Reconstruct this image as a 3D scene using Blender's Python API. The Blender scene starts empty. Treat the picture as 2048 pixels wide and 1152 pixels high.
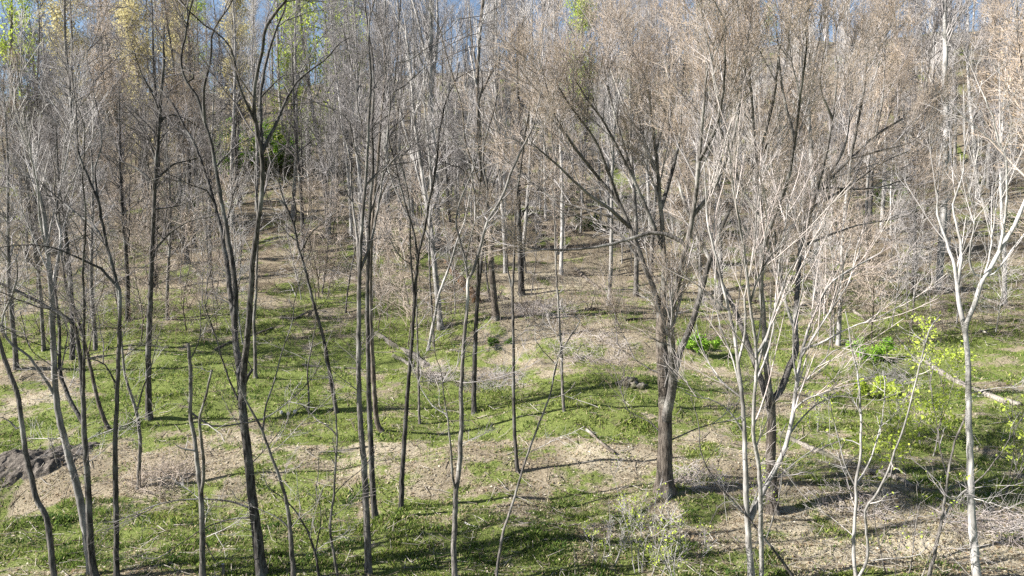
import bpy, math
import numpy as np

# ------------------------------------------------------------------ camera, sky, sun, exposure
scene = bpy.context.scene
COL = scene.collection
F = 1409.0                       # focal length in photo pixels (2048 wide)
PITCH = math.radians(3.9)        # camera tilted down
CAMZ = 8.0
cam_d = bpy.data.cameras.new('camera')
cam_d.sensor_width = 36.0
cam_d.lens = 36.0 * F / 2048.0
cam_d.clip_start = 0.1
cam_d.clip_end = 3000
cam = bpy.data.objects.new('camera', cam_d)
COL.objects.link(cam)
cam.location = (0, 0, CAMZ)
cam.rotation_euler = (math.radians(90) - PITCH, 0, 0)
scene.camera = cam

SUN_EL = math.radians(33)
SUN_AZ = math.radians(-101)       # compass-like angle from +Y towards +X: the sun stands to the left, a little behind the camera
sun_dir = np.array([math.sin(SUN_AZ) * math.cos(SUN_EL), math.cos(SUN_AZ) * math.cos(SUN_EL), math.sin(SUN_EL)])
world = bpy.data.worlds.new('World')
scene.world = world
world.use_nodes = True
wn = world.node_tree
bg = wn.nodes['Background']
sky = wn.nodes.new('ShaderNodeTexSky')
sky.sky_type = 'NISHITA'
sky.sun_disc = False
sky.sun_elevation = SUN_EL
sky.sun_rotation = SUN_AZ
sky.altitude = 300
sky.air_density = 1.0
sky.dust_density = 1.2
sky.ozone_density = 1.6
wn.links.new(sky.outputs[0], bg.inputs[0])
bg.inputs[1].default_value = 0.05
sl = bpy.data.lights.new('sun', 'SUN')
sl.energy = 5.0
sl.angle = math.radians(0.53)
sl.color = (1.0, 0.95, 0.89)
sun = bpy.data.objects.new('sun', sl)
COL.objects.link(sun)
from mathutils import Vector
sun.rotation_euler = Vector(tuple(-sun_dir)).to_track_quat('-Z', 'Y').to_euler()
sun.location = tuple(sun_dir * 60)
scene.view_settings.view_transform = 'Standard'
scene.view_settings.look = 'None'
scene.view_settings.gamma = 1.0
scene.view_settings.use_curve_mapping = False
scene.view_settings.exposure = 1.8
scene.render.engine = 'CYCLES'
scene.cycles.use_denoising = False
scene.cycles.max_bounces = 3
scene.cycles.diffuse_bounces = 2
scene.cycles.transmission_bounces = 3
scene.render.filter_size = 1.2

rng = np.random.default_rng(11)

# ------------------------------------------------------------------ numpy noise
def _hash(ix, iy, seed):
    h = (ix.astype(np.int64) * 374761393 + iy.astype(np.int64) * 668265263 + seed * 974634777) & 0xffffffff
    h = ((h ^ (h >> 13)) * 1274126177) & 0xffffffff
    h = h ^ (h >> 16)
    return (h & 0xffff) / 65535.0

def vnoise(x, y, seed=0):
    x = np.asarray(x, float); y = np.asarray(y, float)
    ix = np.floor(x).astype(np.int64); iy = np.floor(y).astype(np.int64)
    fx = x - ix; fy = y - iy
    fx = fx * fx * (3 - 2 * fx); fy = fy * fy * (3 - 2 * fy)
    a = _hash(ix, iy, seed); b = _hash(ix + 1, iy, seed)
    c = _hash(ix, iy + 1, seed); d = _hash(ix + 1, iy + 1, seed)
    return (a * (1 - fx) + b * fx) * (1 - fy) + (c * (1 - fx) + d * fx) * fy - 0.5

def fbm(x, y, seed=0, octv=4):
    s = 0; a = 1.0
    for o in range(octv):
        s = s + a * vnoise(x * 2 ** o + o * 17.3, y * 2 ** o - o * 9.1, seed + o)
        a *= 0.5
    return s

def sstep(a, b, x):
    t = np.clip((x - a) / (b - a), 0, 1)
    return t * t * (3 - 2 * t)

# ------------------------------------------------------------------ terrain height
_py = np.array([-400, 0, 10, 13, 16.5, 20, 25, 31, 38, 50, 66, 80, 95, 106, 125, 220, 900], float)
_ph = np.array([-8, -6.9, -6.5, -6.2, -5.86, -5.25, -4.6, -3.5, -2.16, 1.06, 6.8, 13.5, 21.5, 25.5, 27, 25, 10], float)
_ty = np.arange(-400, 900, 0.5)
_th = np.interp(_ty, _py, _ph)
_k = np.exp(-0.5 * (np.arange(-16, 17) / 5.0) ** 2); _k /= _k.sum()
_th = np.convolve(np.pad(_th, 16, 'edge'), _k, 'valid')

def height(x, y):
    x = np.asarray(x, float); y = np.asarray(y, float)
    h = np.interp(y, _ty, _th)
    xc = np.clip(x, -140, 140)
    h = h + 0.075 * xc * sstep(35, 95, y)
    near = sstep(200, 120, y)
    h = h + near * (0.55 * fbm(x * 0.11, y * 0.13, 3, 3) + (0.34 + 0.3 * sstep(33, 45, y)) * fbm(x * 0.16, y * 0.75, 9, 3) + 0.15 * fbm(x * 0.9, y * 1.3, 14, 3))
    h = h + near * sstep(45, 70, y) * 1.3 * fbm(x * 0.07, y * 0.3, 31, 3)
    # terrace with a low bank below it, centre right
    e = y - (19.4 + 0.05 * x + 0.8 * vnoise(x * 0.35, 0.0, 5))
    h = h + 0.28 * sstep(-0.5, 0.5, e) * np.exp(-((x - 2.2) / 3.2) ** 2) * sstep(9, 3, e)
    # steeper brown bank above the green terrace
    e = y - (26.5 + 0.7 * vnoise(x * 0.3, 3.0, 6))
    h = h + 0.5 * sstep(-0.9, 0.9, e) * np.exp(-((x - 4.0) / 5.0) ** 2) * sstep(14, 4, e)
    # washed-out hollow at the left edge
    h = h - 0.95 * np.exp(-(((x + 12.5) / 1.5) ** 2)) * np.exp(-((y - 16.5) / np.where(y > 16.5, 0.55, 1.0)) ** 2)
    return h + CAMZ

cp, sp = math.cos(PITCH), math.sin(PITCH)
def ray(px, py):
    dx = (px - 1024.0) / F; dy = -(py - 576.0) / F
    d = np.array([dx, cp + dy * sp, -sp + dy * cp])
    return d

def G(px, py, tmax=130.0):
    """ground point seen at a photo pixel"""
    d = ray(px, py)
    t = np.linspace(4, tmax, 2600)
    z = CAMZ + d[2] * t - height(d[0] * t, d[1] * t)
    i = np.argmax(z < 0)
    if z[i] >= 0:
        i = len(t) - 1
    a, b = t[max(i - 1, 0)], t[i]
    for _ in range(18):
        m = 0.5 * (a + b)
        if CAMZ + d[2] * m - height(d[0] * m, d[1] * m) < 0: b = m
        else: a = m
    p = d * b
    return np.array([p[0], p[1], float(height(p[0], p[1]))])

def at_depth(px, py, Y):
    d = ray(px, py)
    t = Y / d[1]
    return np.array([d[0] * t, Y, CAMZ + d[2] * t])

def pix(x, y, z):
    """photo pixel of a world point"""
    zz = z - CAMZ
    f = y * cp - zz * sp
    u = y * sp + zz * cp
    return 1024 + F * x / f, 576 - F * u / f

# ------------------------------------------------------------------ materials
def nodes_of(name):
    m = bpy.data.materials.new(name); m.use_nodes = True
    nt = m.node_tree
    return m, nt, nt.nodes['Principled BSDF']

def N(nt, kind, **kw):
    n = nt.nodes.new(kind)
    for k, v in kw.items(): setattr(n, k, v)
    return n

def ramp(nt, fac, stops):
    r = nt.nodes.new('ShaderNodeValToRGB')
    el = r.color_ramp.elements
    while len(el) < len(stops): el.new(0.5)
    for e, (p, c) in zip(el, stops):
        e.position = p; e.color = (*c, 1) if len(c) == 3 else c
    nt.links.new(fac, r.inputs[0])
    return r

def bark(name, dark, light, lichen=None, streak=9.0, bump=0.6, lich_amt=0.62):
    m, nt, b = nodes_of(name)
    L = nt.links.new
    tc = N(nt, 'ShaderNodeTexCoord')
    mp = N(nt, 'ShaderNodeMapping'); mp.inputs['Scale'].default_value = (1, 1, 0.16)
    L(tc.outputs['Object'], mp.inputs[0])
    n1 = N(nt, 'ShaderNodeTexNoise'); n1.inputs['Scale'].default_value = streak * 3.2; n1.inputs['Detail'].default_value = 4
    L(mp.outputs[0], n1.inputs['Vector'])
    n2 = N(nt, 'ShaderNodeTexNoise'); n2.inputs['Scale'].default_value = 1.7; n2.inputs['Detail'].default_value = 5
    L(tc.outputs['Object'], n2.inputs['Vector'])
    r = ramp(nt, n1.outputs[0], [(0.36, dark), (0.64, light)])
    col = r.outputs[0]
    if lichen:
        r2 = ramp(nt, n2.outputs[0], [(lich_amt - 0.1, (0, 0, 0)), (lich_amt + 0.08, (1, 1, 1))])
        mx = N(nt, 'ShaderNodeMix', data_type='RGBA'); L(r2.outputs[0], mx.inputs[0]); L(col, mx.inputs[6]); mx.inputs[7].default_value = (*lichen, 1)
        col = mx.outputs[2]
    oi = N(nt, 'ShaderNodeObjectInfo')
    mr = N(nt, 'ShaderNodeMapRange'); mr.inputs[3].default_value = 0.78; mr.inputs[4].default_value = 1.2
    L(oi.outputs['Random'], mr.inputs[0])
    n3 = N(nt, 'ShaderNodeTexNoise'); n3.inputs['Scale'].default_value = 0.9; n3.inputs['Detail'].default_value = 6; n3.inputs['Roughness'].default_value = 0.7
    L(tc.outputs['Object'], n3.inputs['Vector'])
    m3 = N(nt, 'ShaderNodeMapRange'); m3.inputs[1].default_value = 0.3; m3.inputs[2].default_value = 0.7; m3.inputs[3].default_value = 0.55; m3.inputs[4].default_value = 1.35
    L(n3.outputs[0], m3.inputs[0])
    mu = N(nt, 'ShaderNodeMath', operation='MULTIPLY'); L(mr.outputs[0], mu.inputs[0]); L(m3.outputs[0], mu.inputs[1])
    mm = N(nt, 'ShaderNodeMix', data_type='RGBA', blend_type='MULTIPLY'); mm.inputs[0].default_value = 1
    L(col, mm.inputs[6]); L(mu.outputs[0], mm.inputs[7])
    L(mm.outputs[2], b.inputs['Base Color'])
    b.inputs['Roughness'].default_value = 0.9
    b.inputs['Specular IOR Level'].default_value = 0.2
    bp = N(nt, 'ShaderNodeBump'); bp.inputs['Strength'].default_value = bump; bp.inputs['Distance'].default_value = 0.03
    L(n1.outputs[0], bp.inputs['Height']); L(bp.outputs[0], b.inputs['Normal'])
    return m

def twig(name, a, c, sc=1.3):
    m, nt, b = nodes_of(name)
    L = nt.links.new
    tc = N(nt, 'ShaderNodeTexCoord')
    n1 = N(nt, 'ShaderNodeTexNoise'); n1.inputs['Scale'].default_value = sc; n1.inputs['Detail'].default_value = 3
    L(tc.outputs['Object'], n1.inputs['Vector'])
    r = ramp(nt, n1.outputs[0], [(0.35, a), (0.65, c)])
    L(r.outputs[0], b.inputs['Base Color'])
    b.inputs['Roughness'].default_value = 0.7
    b.inputs['Specular IOR Level'].default_value = 0.25
    return m

def leafmat(name, a, c, trans=0.4, sc=2.0):
    m = bpy.data.materials.new(name); m.use_nodes = True
    nt = m.node_tree; L = nt.links.new
    for n in list(nt.nodes): nt.nodes.remove(n)
    out = N(nt, 'ShaderNodeOutputMaterial')
    tc = N(nt, 'ShaderNodeTexCoord')
    n1 = N(nt, 'ShaderNodeTexNoise'); n1.inputs['Scale'].default_value = sc; n1.inputs['Detail'].default_value = 4
    L(tc.outputs['Object'], n1.inputs['Vector'])
    r = ramp(nt, n1.outputs[0], [(0.35, a), (0.65, c)])
    d = N(nt, 'ShaderNodeBsdfDiffuse'); t = N(nt, 'ShaderNodeBsdfTranslucent')
    L(r.outputs[0], d.inputs[0]); L(r.outputs[0], t.inputs[0])
    mx = N(nt, 'ShaderNodeMixShader'); mx.inputs[0].default_value = trans
    L(d.outputs[0], mx.inputs[1]); L(t.outputs[0], mx.inputs[2]); L(mx.outputs[0], out.inputs[0])
    return m

def attrmat(name, attr='col', trans=0.35):
    m = bpy.data.materials.new(name); m.use_nodes = True
    nt = m.node_tree; L = nt.links.new
    for n in list(nt.nodes): nt.nodes.remove(n)
    out = N(nt, 'ShaderNodeOutputMaterial')
    at = N(nt, 'ShaderNodeAttribute'); at.attribute_name = attr
    d = N(nt, 'ShaderNodeBsdfDiffuse'); t = N(nt, 'ShaderNodeBsdfTranslucent')
    L(at.outputs['Color'], d.inputs[0]); L(at.outputs['Color'], t.inputs[0])
    mx = N(nt, 'ShaderNodeMixShader'); mx.inputs[0].default_value = trans
    L(d.outputs[0], mx.inputs[1]); L(t.outputs[0], mx.inputs[2]); L(mx.outputs[0], out.inputs[0])
    return m

M = {
    'dark': bark('bark_dark', (0.018, 0.016, 0.015), (0.105, 0.098, 0.09), (0.19, 0.19, 0.178), lich_amt=0.62, bump=0.9),
    'grey': bark('bark_grey', (0.045, 0.041, 0.037), (0.17, 0.158, 0.145), (0.26, 0.255, 0.235), lich_amt=0.6, bump=0.8),
    'brown': bark('bark_brown', (0.040, 0.033, 0.027), (0.17, 0.145, 0.12), (0.25, 0.24, 0.21), lich_amt=0.64),
    'pale': bark('bark_pale', (0.17, 0.162, 0.152), (0.34, 0.33, 0.315), (0.10, 0.095, 0.088), streak=6, bump=0.4, lich_amt=0.58),
    'white': bark('bark_white', (0.23, 0.225, 0.215), (0.42, 0.41, 0.395), (0.13, 0.127, 0.115), streak=5, bump=0.4, lich_amt=0.60),
    'rot': bark('bark_rotten', (0.10, 0.055, 0.027), (0.27, 0.15, 0.075), (0.08, 0.068, 0.052), lich_amt=0.58),
    'dead': bark('wood_weathered', (0.09, 0.08, 0.068), (0.30, 0.275, 0.24), (0.075, 0.075, 0.045), streak=12, lich_amt=0.54, bump=0.9),
    't_dark': twig('twig_dark', (0.065, 0.058, 0.055), (0.17, 0.155, 0.15)),
    't_grey': twig('twig_grey', (0.17, 0.158, 0.156), (0.33, 0.312, 0.305)),
    't_pale': twig('twig_pale', (0.26, 0.245, 0.235), (0.44, 0.42, 0.405)),
    't_tan': twig('twig_tan', (0.24, 0.195, 0.155), (0.42, 0.36, 0.305)),
    't_pink': twig('twig_pinkish', (0.30, 0.255, 0.235), (0.46, 0.425, 0.40)),
    't_red': twig('twig_red', (0.30, 0.12, 0.06), (0.45, 0.24, 0.14)),
    'b_tan': leafmat('bud_tan', (0.32, 0.24, 0.155), (0.46, 0.37, 0.265), 0.3),
    'b_yellow': leafmat('catkin_yellow', (0.46, 0.41, 0.20), (0.60, 0.55, 0.31), 0.45),
    'l_lime': leafmat('leaf_lime', (0.30, 0.40, 0.05), (0.50, 0.58, 0.12), 0.45),
    'l_green': leafmat('leaf_green', (0.13, 0.27, 0.03), (0.29, 0.46, 0.07), 0.45),
    'l_olive': leafmat('leaf_olive', (0.05, 0.10, 0.02), (0.14, 0.22, 0.05), 0.3),
    'attr': attrmat('blade_colours'),
}

# ------------------------------------------------------------------ mesh helpers
def mesh_np(name, V, Q=None, T=None, mat=None, smooth=True, col=None):
    me = bpy.data.meshes.new(name)
    V = np.asarray(V, np.float32)
    me.vertices.add(len(V)); me.vertices.foreach_set('co', V.ravel())
    nq = 0 if Q is None else len(Q); nt_ = 0 if T is None else len(T)
    loops = []
    if nq: loops.append(np.asarray(Q, np.int32).ravel())
    if nt_: loops.append(np.asarray(T, np.int32).ravel())
    lp = np.concatenate(loops)
    me.loops.add(len(lp)); me.loops.foreach_set('vertex_index', lp)
    me.polygons.add(nq + nt_)
    st = np.concatenate([np.arange(nq) * 4, nq * 4 + np.arange(nt_) * 3]).astype(np.int32)
    me.polygons.foreach_set('loop_start', st)
    me.update(calc_edges=True)
    if smooth:
        me.polygons.foreach_set('use_smooth', np.ones(nq + nt_, bool))
    if col is not None:
        a = me.color_attributes.new('col', 'FLOAT_COLOR', 'POINT')
        c = np.ones((len(V), 4), np.float32); c[:, :3] = col
        a.data.foreach_set('color', c.ravel())
    if mat: me.materials.append(M[mat] if isinstance(mat, str) else mat)
    return me

def link(name, me, parent=None, loc=None):
    o = bpy.data.objects.new(name, me)
    COL.objects.link(o)
    if parent is not None: o.parent = parent
    if loc is not None: o.location = tuple(loc)
    return o

def tag(o, label, cat=None, group=None, kind=None):
    o['label'] = label
    if cat: o['category'] = cat
    if group: o['group'] = group
    if kind: o['kind'] = kind
    return o

def empty(name, loc, label, cat, group=None):
    o = bpy.data.objects.new(name, None)
    o.empty_display_size = 0.2
    COL.objects.link(o); o.location = tuple(loc)
    return tag(o, label, cat, group)

def nrm(v):
    return v / np.maximum(np.linalg.norm(v, axis=-1, keepdims=True), 1e-9)

def tubes(P, R, S, jit=None):
    """P (N,K,3), R (N,K) -> verts, quads of N tapered tubes with S sides"""
    n, K, _ = P.shape
    T = nrm(np.gradient(P, axis=1))
    mt = nrm(P[:, -1] - P[:, 0])
    ref = np.where(np.abs(mt[:, 2:3]) < 0.7, np.array([[0, 0, 1.0]]), np.array([[1.0, 0, 0]]))
    U = nrm(np.cross(T, ref[:, None, :]))
    W = np.cross(T, U)
    a = np.arange(S) * 2 * np.pi / S
    rr = R[:, :, None] if jit is None else R[:, :, None] * jit
    rr = np.broadcast_to(rr, (n, K, S))
    V = P[:, :, None, :] + rr[..., None] * (np.cos(a)[None, None, :, None] * U[:, :, None, :] + np.sin(a)[None, None, :, None] * W[:, :, None, :])
    i = np.arange(n * (K - 1) * S)
    s = i % S; k = (i // S) % (K - 1); b = i // (S * (K - 1))
    base = (b * K + k) * S
    s2 = (s + 1) % S
    Q = np.stack([base + s, base + s2, base + S + s2, base + S + s], 1)
    return V.reshape(-1, 3), Q

def join(parts):
    Vs, Qs, o = [], [], 0
    for V, Q in parts:
        Vs.append(V); Qs.append(Q + o); o += len(V)
    return np.concatenate(Vs), np.concatenate(Qs)

def resample(P, R, K):
    d = np.r_[0, np.cumsum(np.linalg.norm(np.diff(P, axis=0), axis=1))]
    t = np.linspace(0, d[-1], K)
    return np.stack([np.interp(t, d, P[:, j]) for j in range(3)], 1), np.interp(t, d, R)

def smooth_path(P, R, step):
    """Catmull-Rom through P, resampled about every `step` metres"""
    P = np.asarray(P, float); R = np.asarray(R, float)
    if len(P) > 2:
        A = np.vstack([2 * P[0] - P[1], P, 2 * P[-1] - P[-2]])
        out = []; rr = []
        for i in range(1, len(A) - 2):
            for u in np.linspace(0, 1, 6, endpoint=False):
                p0, p1, p2, p3 = A[i - 1], A[i], A[i + 1], A[i + 2]
                out.append(0.5 * (2 * p1 + (p2 - p0) * u + (2 * p0 - 5 * p1 + 4 * p2 - p3) * u * u + (3 * p1 - p0 - 3 * p2 + p3) * u ** 3))
                rr.append(R[i - 1] * (1 - u) + R[i] * u)
        out.append(P[-1]); rr.append(R[-1])
        P = np.array(out); R = np.array(rr)
    L = np.linalg.norm(np.diff(P, axis=0), axis=1).sum()
    return (*resample(P, R, max(4, int(L / step) + 2)), L)

def spawn(P, R, n_per, t0, t1, ang, Lr, K, up, wig, rr, rmin, rg, shrink=0.45, rend=0.35, flat=None):
    """grow children on parents (N,K0,3); n_per per parent (array or int)"""
    n, K0, _ = P.shape
    n_per = np.broadcast_to(np.asarray(n_per), (n,)).astype(int)
    idx = np.repeat(np.arange(n), n_per)
    m = len(idx)
    if m == 0: return np.zeros((0, K, 3)), np.zeros((0, K))
    t0 = np.broadcast_to(np.asarray(t0, float), (n,))[idx]
    t = t0 + (t1 - t0) * rg.random(m)
    f = t * (K0 - 1); i = np.minimum(f.astype(int), K0 - 2); fr = (f - i)[:, None]
    a, b = P[idx, i], P[idx, i + 1]
    p = a + (b - a) * fr
    r0 = R[idx, i] * (1 - fr[:, 0]) + R[idx, i + 1] * fr[:, 0]
    tan = nrm(b - a)
    q = rg.normal(size=(m, 3)); q = nrm(q - (q * tan).sum(1, keepdims=True) * tan)
    an = np.radians(rg.uniform(ang[0], ang[1], m))[:, None]
    d = np.cos(an) * tan + np.sin(an) * q
    d[:, 2] += up
    d = nrm(d)
    L = rg.uniform(Lr[0], Lr[1], m) * (1 - shrink * (t - t0) / np.maximum(1 - t0, 1e-3))
    out = np.empty((m, K, 3)); out[:, 0] = p
    st = (L / (K - 1))[:, None]
    for k in range(1, K):
        d = nrm(d + wig * rg.normal(size=(m, 3)) + np.array([0, 0, up * 0.35]))
        p = p + d * st
        out[:, k] = p
    rs = np.maximum(r0 * rr, rmin)
    rs = np.minimum(rs, np.maximum(r0, rmin))
    Rr = rs[:, None] * np.linspace(1, rend, K)[None, :]
    Rr = np.maximum(Rr, rmin * 0.55)
    return out, Rr

def quads_at(C, size, rg, elong=1.0, droop=0.0):
    """small randomly turned leaf faces (rhombs) centred on C"""
    n = len(C)
    a = nrm(rg.normal(size=(n, 3)) + np.array([0, 0, -droop]))
    b = rg.normal(size=(n, 3)); b = nrm(b - (b * a).sum(1, keepdims=True) * a)
    s = (size * rg.uniform(0.6, 1.35, n))[:, None]
    V = np.stack([C - a * s * elong, C + b * s * 0.55, C + a * s * elong, C - b * s * 0.55], 1).reshape(-1, 3)
    Q = np.arange(n * 4).reshape(-1, 4)
    return V, Q

STY = {
    'walnut': [dict(den=1.5, L=(0.8, 2.2), ang=(30, 65), K=8, up=0.14, wig=0.14, rr=0.5, rmin=0.011),
               dict(n=7, L=(0.4, 1.1), ang=(25, 60), K=5, up=0.1, wig=0.13, rr=0.6, rmin=0.0042),
               dict(n=5, L=(0.2, 0.6), ang=(22, 55), K=3, up=0.08, wig=0.12, rr=0.7, rmin=0.0027)],
    'plain': [dict(den=1.3, L=(0.5, 1.5), ang=(30, 60), K=6, up=0.18, wig=0.14, rr=0.5, rmin=0.010),
              dict(n=5, L=(0.3, 0.8), ang=(25, 55), K=4, up=0.1, wig=0.15, rr=0.6, rmin=0.0048),
              dict(n=4, L=(0.15, 0.45), ang=(25, 55), K=3, up=0.05, wig=0.15, rr=0.7, rmin=0.0032)],
    'sparse': [dict(den=1.0, L=(0.3, 1.0), ang=(30, 70), K=5, up=0.1, wig=0.18, rr=0.5, rmin=0.008),
               dict(n=3, L=(0.2, 0.5), ang=(25, 60), K=3, up=0.05, wig=0.2, rr=0.6, rmin=0.004)],
    'whip': [dict(den=3.2, L=(0.8, 2.3), ang=(12, 38), K=7, up=0.16, wig=0.045, rr=0.5, rmin=0.009),
             dict(n=5, L=(0.3, 0.9), ang=(15, 42), K=4, up=0.12, wig=0.06, rr=0.6, rmin=0.0048),
             dict(n=3, L=(0.15, 0.45), ang=(18, 48), K=3, up=0.1, wig=0.1, rr=0.7, rmin=0.0036)],
    'maple': [dict(den=2.5, L=(1.2, 2.8), ang=(14, 44), K=8, up=0.16, wig=0.07, rr=0.45, rmin=0.013),
              dict(n=8, L=(0.6, 1.4), ang=(16, 46), K=5, up=0.14, wig=0.08, rr=0.55, rmin=0.007),
              dict(n=8, L=(0.3, 0.75), ang=(18, 52), K=4, up=0.12, wig=0.10, rr=0.65, rmin=0.0045),
              dict(n=2, L=(0.12, 0.35), ang=(20, 55), K=3, up=0.1, wig=0.12, rr=0.7, rmin=0.0032)],
}

def grow(P, R, style, rg, t0, k=1.0, rs=1.0):
    """branch levels on parent limbs -> list of (P,R) per level"""
    out = []
    for li, s in enumerate(STY[style]):
        if li == 0:
            L = np.linalg.norm(np.diff(P, axis=1), axis=2).sum(1)
            n = np.maximum(1, np.round(s['den'] * k * L * (1 - np.broadcast_to(t0, (len(P),))))).astype(int)
            tt = t0
        else:
            n, tt = s['n'], 0.15
        P, R = spawn(P, R, n, tt, 1.0, s['ang'], s['L'], s['K'], s['up'], s['wig'], s['rr'], s['rmin'] * rs, rg)
        out.append((P, R))
    return out

def trunk_tube(P, R, S, rg, flare=True, rough=0.06):
    K = len(P)
    jit = 1 + rough * rg.normal(size=(1, K, S)) * 0.5
    low = rg.normal(size=(1, K // 4 + 2, S))
    jit = jit + 0.5 * rough * np.repeat(low, 4, axis=1)[:, :K]
    if flare:
        hgt = np.linalg.norm(P - P[0], axis=1)
        fl = np.exp(-np.maximum(hgt - 0.2, 0) / (R[0] * 1.6))
        lob = 0.45 + 0.35 * np.cos(np.arange(S) * 2 * np.pi / S * 4 + rg.random() * 6)
        jit = jit + (fl[:, None] * lob[None, :])[None]
    return tubes(P[None], R[None], S, jit)

# ------------------------------------------------------------------ traced trees (their limbs as they stand in 3D)
def hero(name, label, bk, tw, paths, style='plain', t0=0.5, ext=0.0, k=1.0, leaf=None, leaf_size=0.03, leaf_n=1,
         seed=0, base=None, cat='tree', group=None, lt0=0.2, spread=0.45, rs=1.0, trunk_twigs=True, tw2=None, bk2=None, low=0.55):
    rg = np.random.default_rng(1000 + seed)
    b = G(*(base or paths[0][2][0]))
    Yb = b[1]
    root = empty(name, b, label, cat, group)
    built = []
    for pi, (w0, w1, pts) in enumerate(paths):
        pts = [tuple(map(float, q)) for q in pts]
        if pi == 0:
            Ys = np.full(len(pts), Yb)
            hts = np.array([abs(q[1] - pts[0][1]) for q in pts]) / F * Yb
            Ys = Ys + rg.normal() * 0.05 * hts
        else:
            best = None
            for (BP, BR, BPX) in built:
                dd = (BPX[:, 0] - pts[0][0]) ** 2 + (BPX[:, 1] - pts[0][1]) ** 2
                j = int(np.argmin(dd))
                if best is None or dd[j] < best[0]: best = (dd[j], BP[j])
            Y0 = best[1][1]
            dist = np.r_[0, np.cumsum([math.hypot(pts[i + 1][0] - pts[i][0], pts[i + 1][1] - pts[i][1]) for i in range(len(pts) - 1)])] / F * Y0
            Ys = Y0 + rg.uniform(-spread, spread) * dist
        P = np.array([at_depth(q[0], q[1], y) for q, y in zip(pts, Ys)])
        if pi > 0 and best[0] < 40 ** 2:
            P = np.vstack([best[1], P[1:]]) if best[0] < 12 ** 2 else np.vstack([best[1], P])
        n = len(P)
        dd_ = np.r_[0, np.cumsum(np.linalg.norm(np.diff(P, axis=0), axis=1))]
        R = 0.84 * (w1 + (w0 - w1) * (1 - dd_ / dd_[-1]) ** 1.3) * 0.5 / F * Yb
        if pi == 0:
            P = np.vstack([P[0] + (P[0] - P[1]) / max(np.linalg.norm(P[0] - P[1]), 1e-6) * 0.3, P]); R = np.r_[R[0], R]
        e = ext if pi == 0 else ext * 0.6
        if e > 0:
            d = nrm(P[-1] - P[-2]); p = P[-1]; r = R[-1]
            for s_ in range(4):
                d = nrm(d + rg.normal(size=3) * 0.15 + np.array([0, 0, 0.12]))
                p = p + d * e / 4; r = max(r * 0.75, 0.008)
                P = np.vstack([P, p]); R = np.r_[R, r]
        Ps, Rs, L = smooth_path(P, R, 0.16)
        amp = 0.004
        Ps[2:-1] += rg.normal(size=(len(Ps) - 3, 3)) * amp
        px = np.array([pix(*q) for q in Ps])
        built.append((Ps, Rs, px))
        S = 10 if R[0] > 0.06 else (7 if R[0] > 0.03 else 5)
        V, Q = trunk_tube(Ps, Rs, S, rg, flare=(pi == 0), rough=0.05)
        link('trunk' if pi == 0 else 'limb', mesh_np('trunk' if pi == 0 else 'limb', V - b, Q, mat=bk if pi == 0 else (bk2 or bk)), root)
    PP = []; RR = []; TT = []
    for pi, (Ps, Rs, _) in enumerate(built):
        if pi == 0 and not trunk_twigs: continue
        p, r = resample(Ps, Rs, 28); PP.append(p); RR.append(r); TT.append(t0 if pi == 0 else lt0)
    lev = grow(np.array(PP), np.array(RR), style, rg, np.array(TT), k, rs)
    if low and cat == 'tree':
        tp, tr = resample(built[0][0], built[0][1], 28)
        L0 = np.linalg.norm(np.diff(tp, axis=0), axis=1).sum()
        q1 = spawn(tp[None], tr[None], max(2, int(low * L0 * .7)), .22, max(.4, min(t0, .95)), (50, 88), (.5, 1.9), 8, .06, .09, .16, .0075, rg, shrink=.2)
        q2 = spawn(*q1, 7, .15, 1, (22, 60), (.25, .8), 4, .08, .1, .6, .0042, rg)
        q3 = spawn(*q2, 3, .15, 1, (22, 55), (.12, .4), 3, .08, .1, .7, .003, rg)
        extra = [tubes(*q1, 4), tubes(*q2, 3), tubes(*q3, 3)]
    else:
        extra = []
    parts = [tubes(p, r, 4 if i == 0 else 3) for i, (p, r) in enumerate(lev) if len(p)]
    nb_ = 2 if tw2 else len(parts)
    V, Q = join(parts[:nb_] + extra)
    cr = link('crown', mesh_np('crown', V - b, Q, mat=tw), root)
    if tw2:
        V, Q = join(parts[nb_:])
        link('twigs', mesh_np('twigs', V - b, Q, mat=tw2), cr)['kind'] = 'stuff'
    if leaf:
        Pl = np.concatenate([lev[-1][0][:, 1:].reshape(-1, 3), lev[-2][0][:, 2:].reshape(-1, 3)])
        C = np.concatenate([Pl + rg.normal(size=Pl.shape) * leaf_size for _ in range(leaf_n)]) if leaf_n >= 1 else Pl[rg.random(len(Pl)) < leaf_n]
        V, Q = quads_at(C, leaf_size, rg, 1.0)
        link('buds' if leaf.startswith('b_') else 'leaves', mesh_np('leaves', V - b, Q, mat=leaf, smooth=False), cr)['kind'] = 'stuff'
    return root


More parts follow.
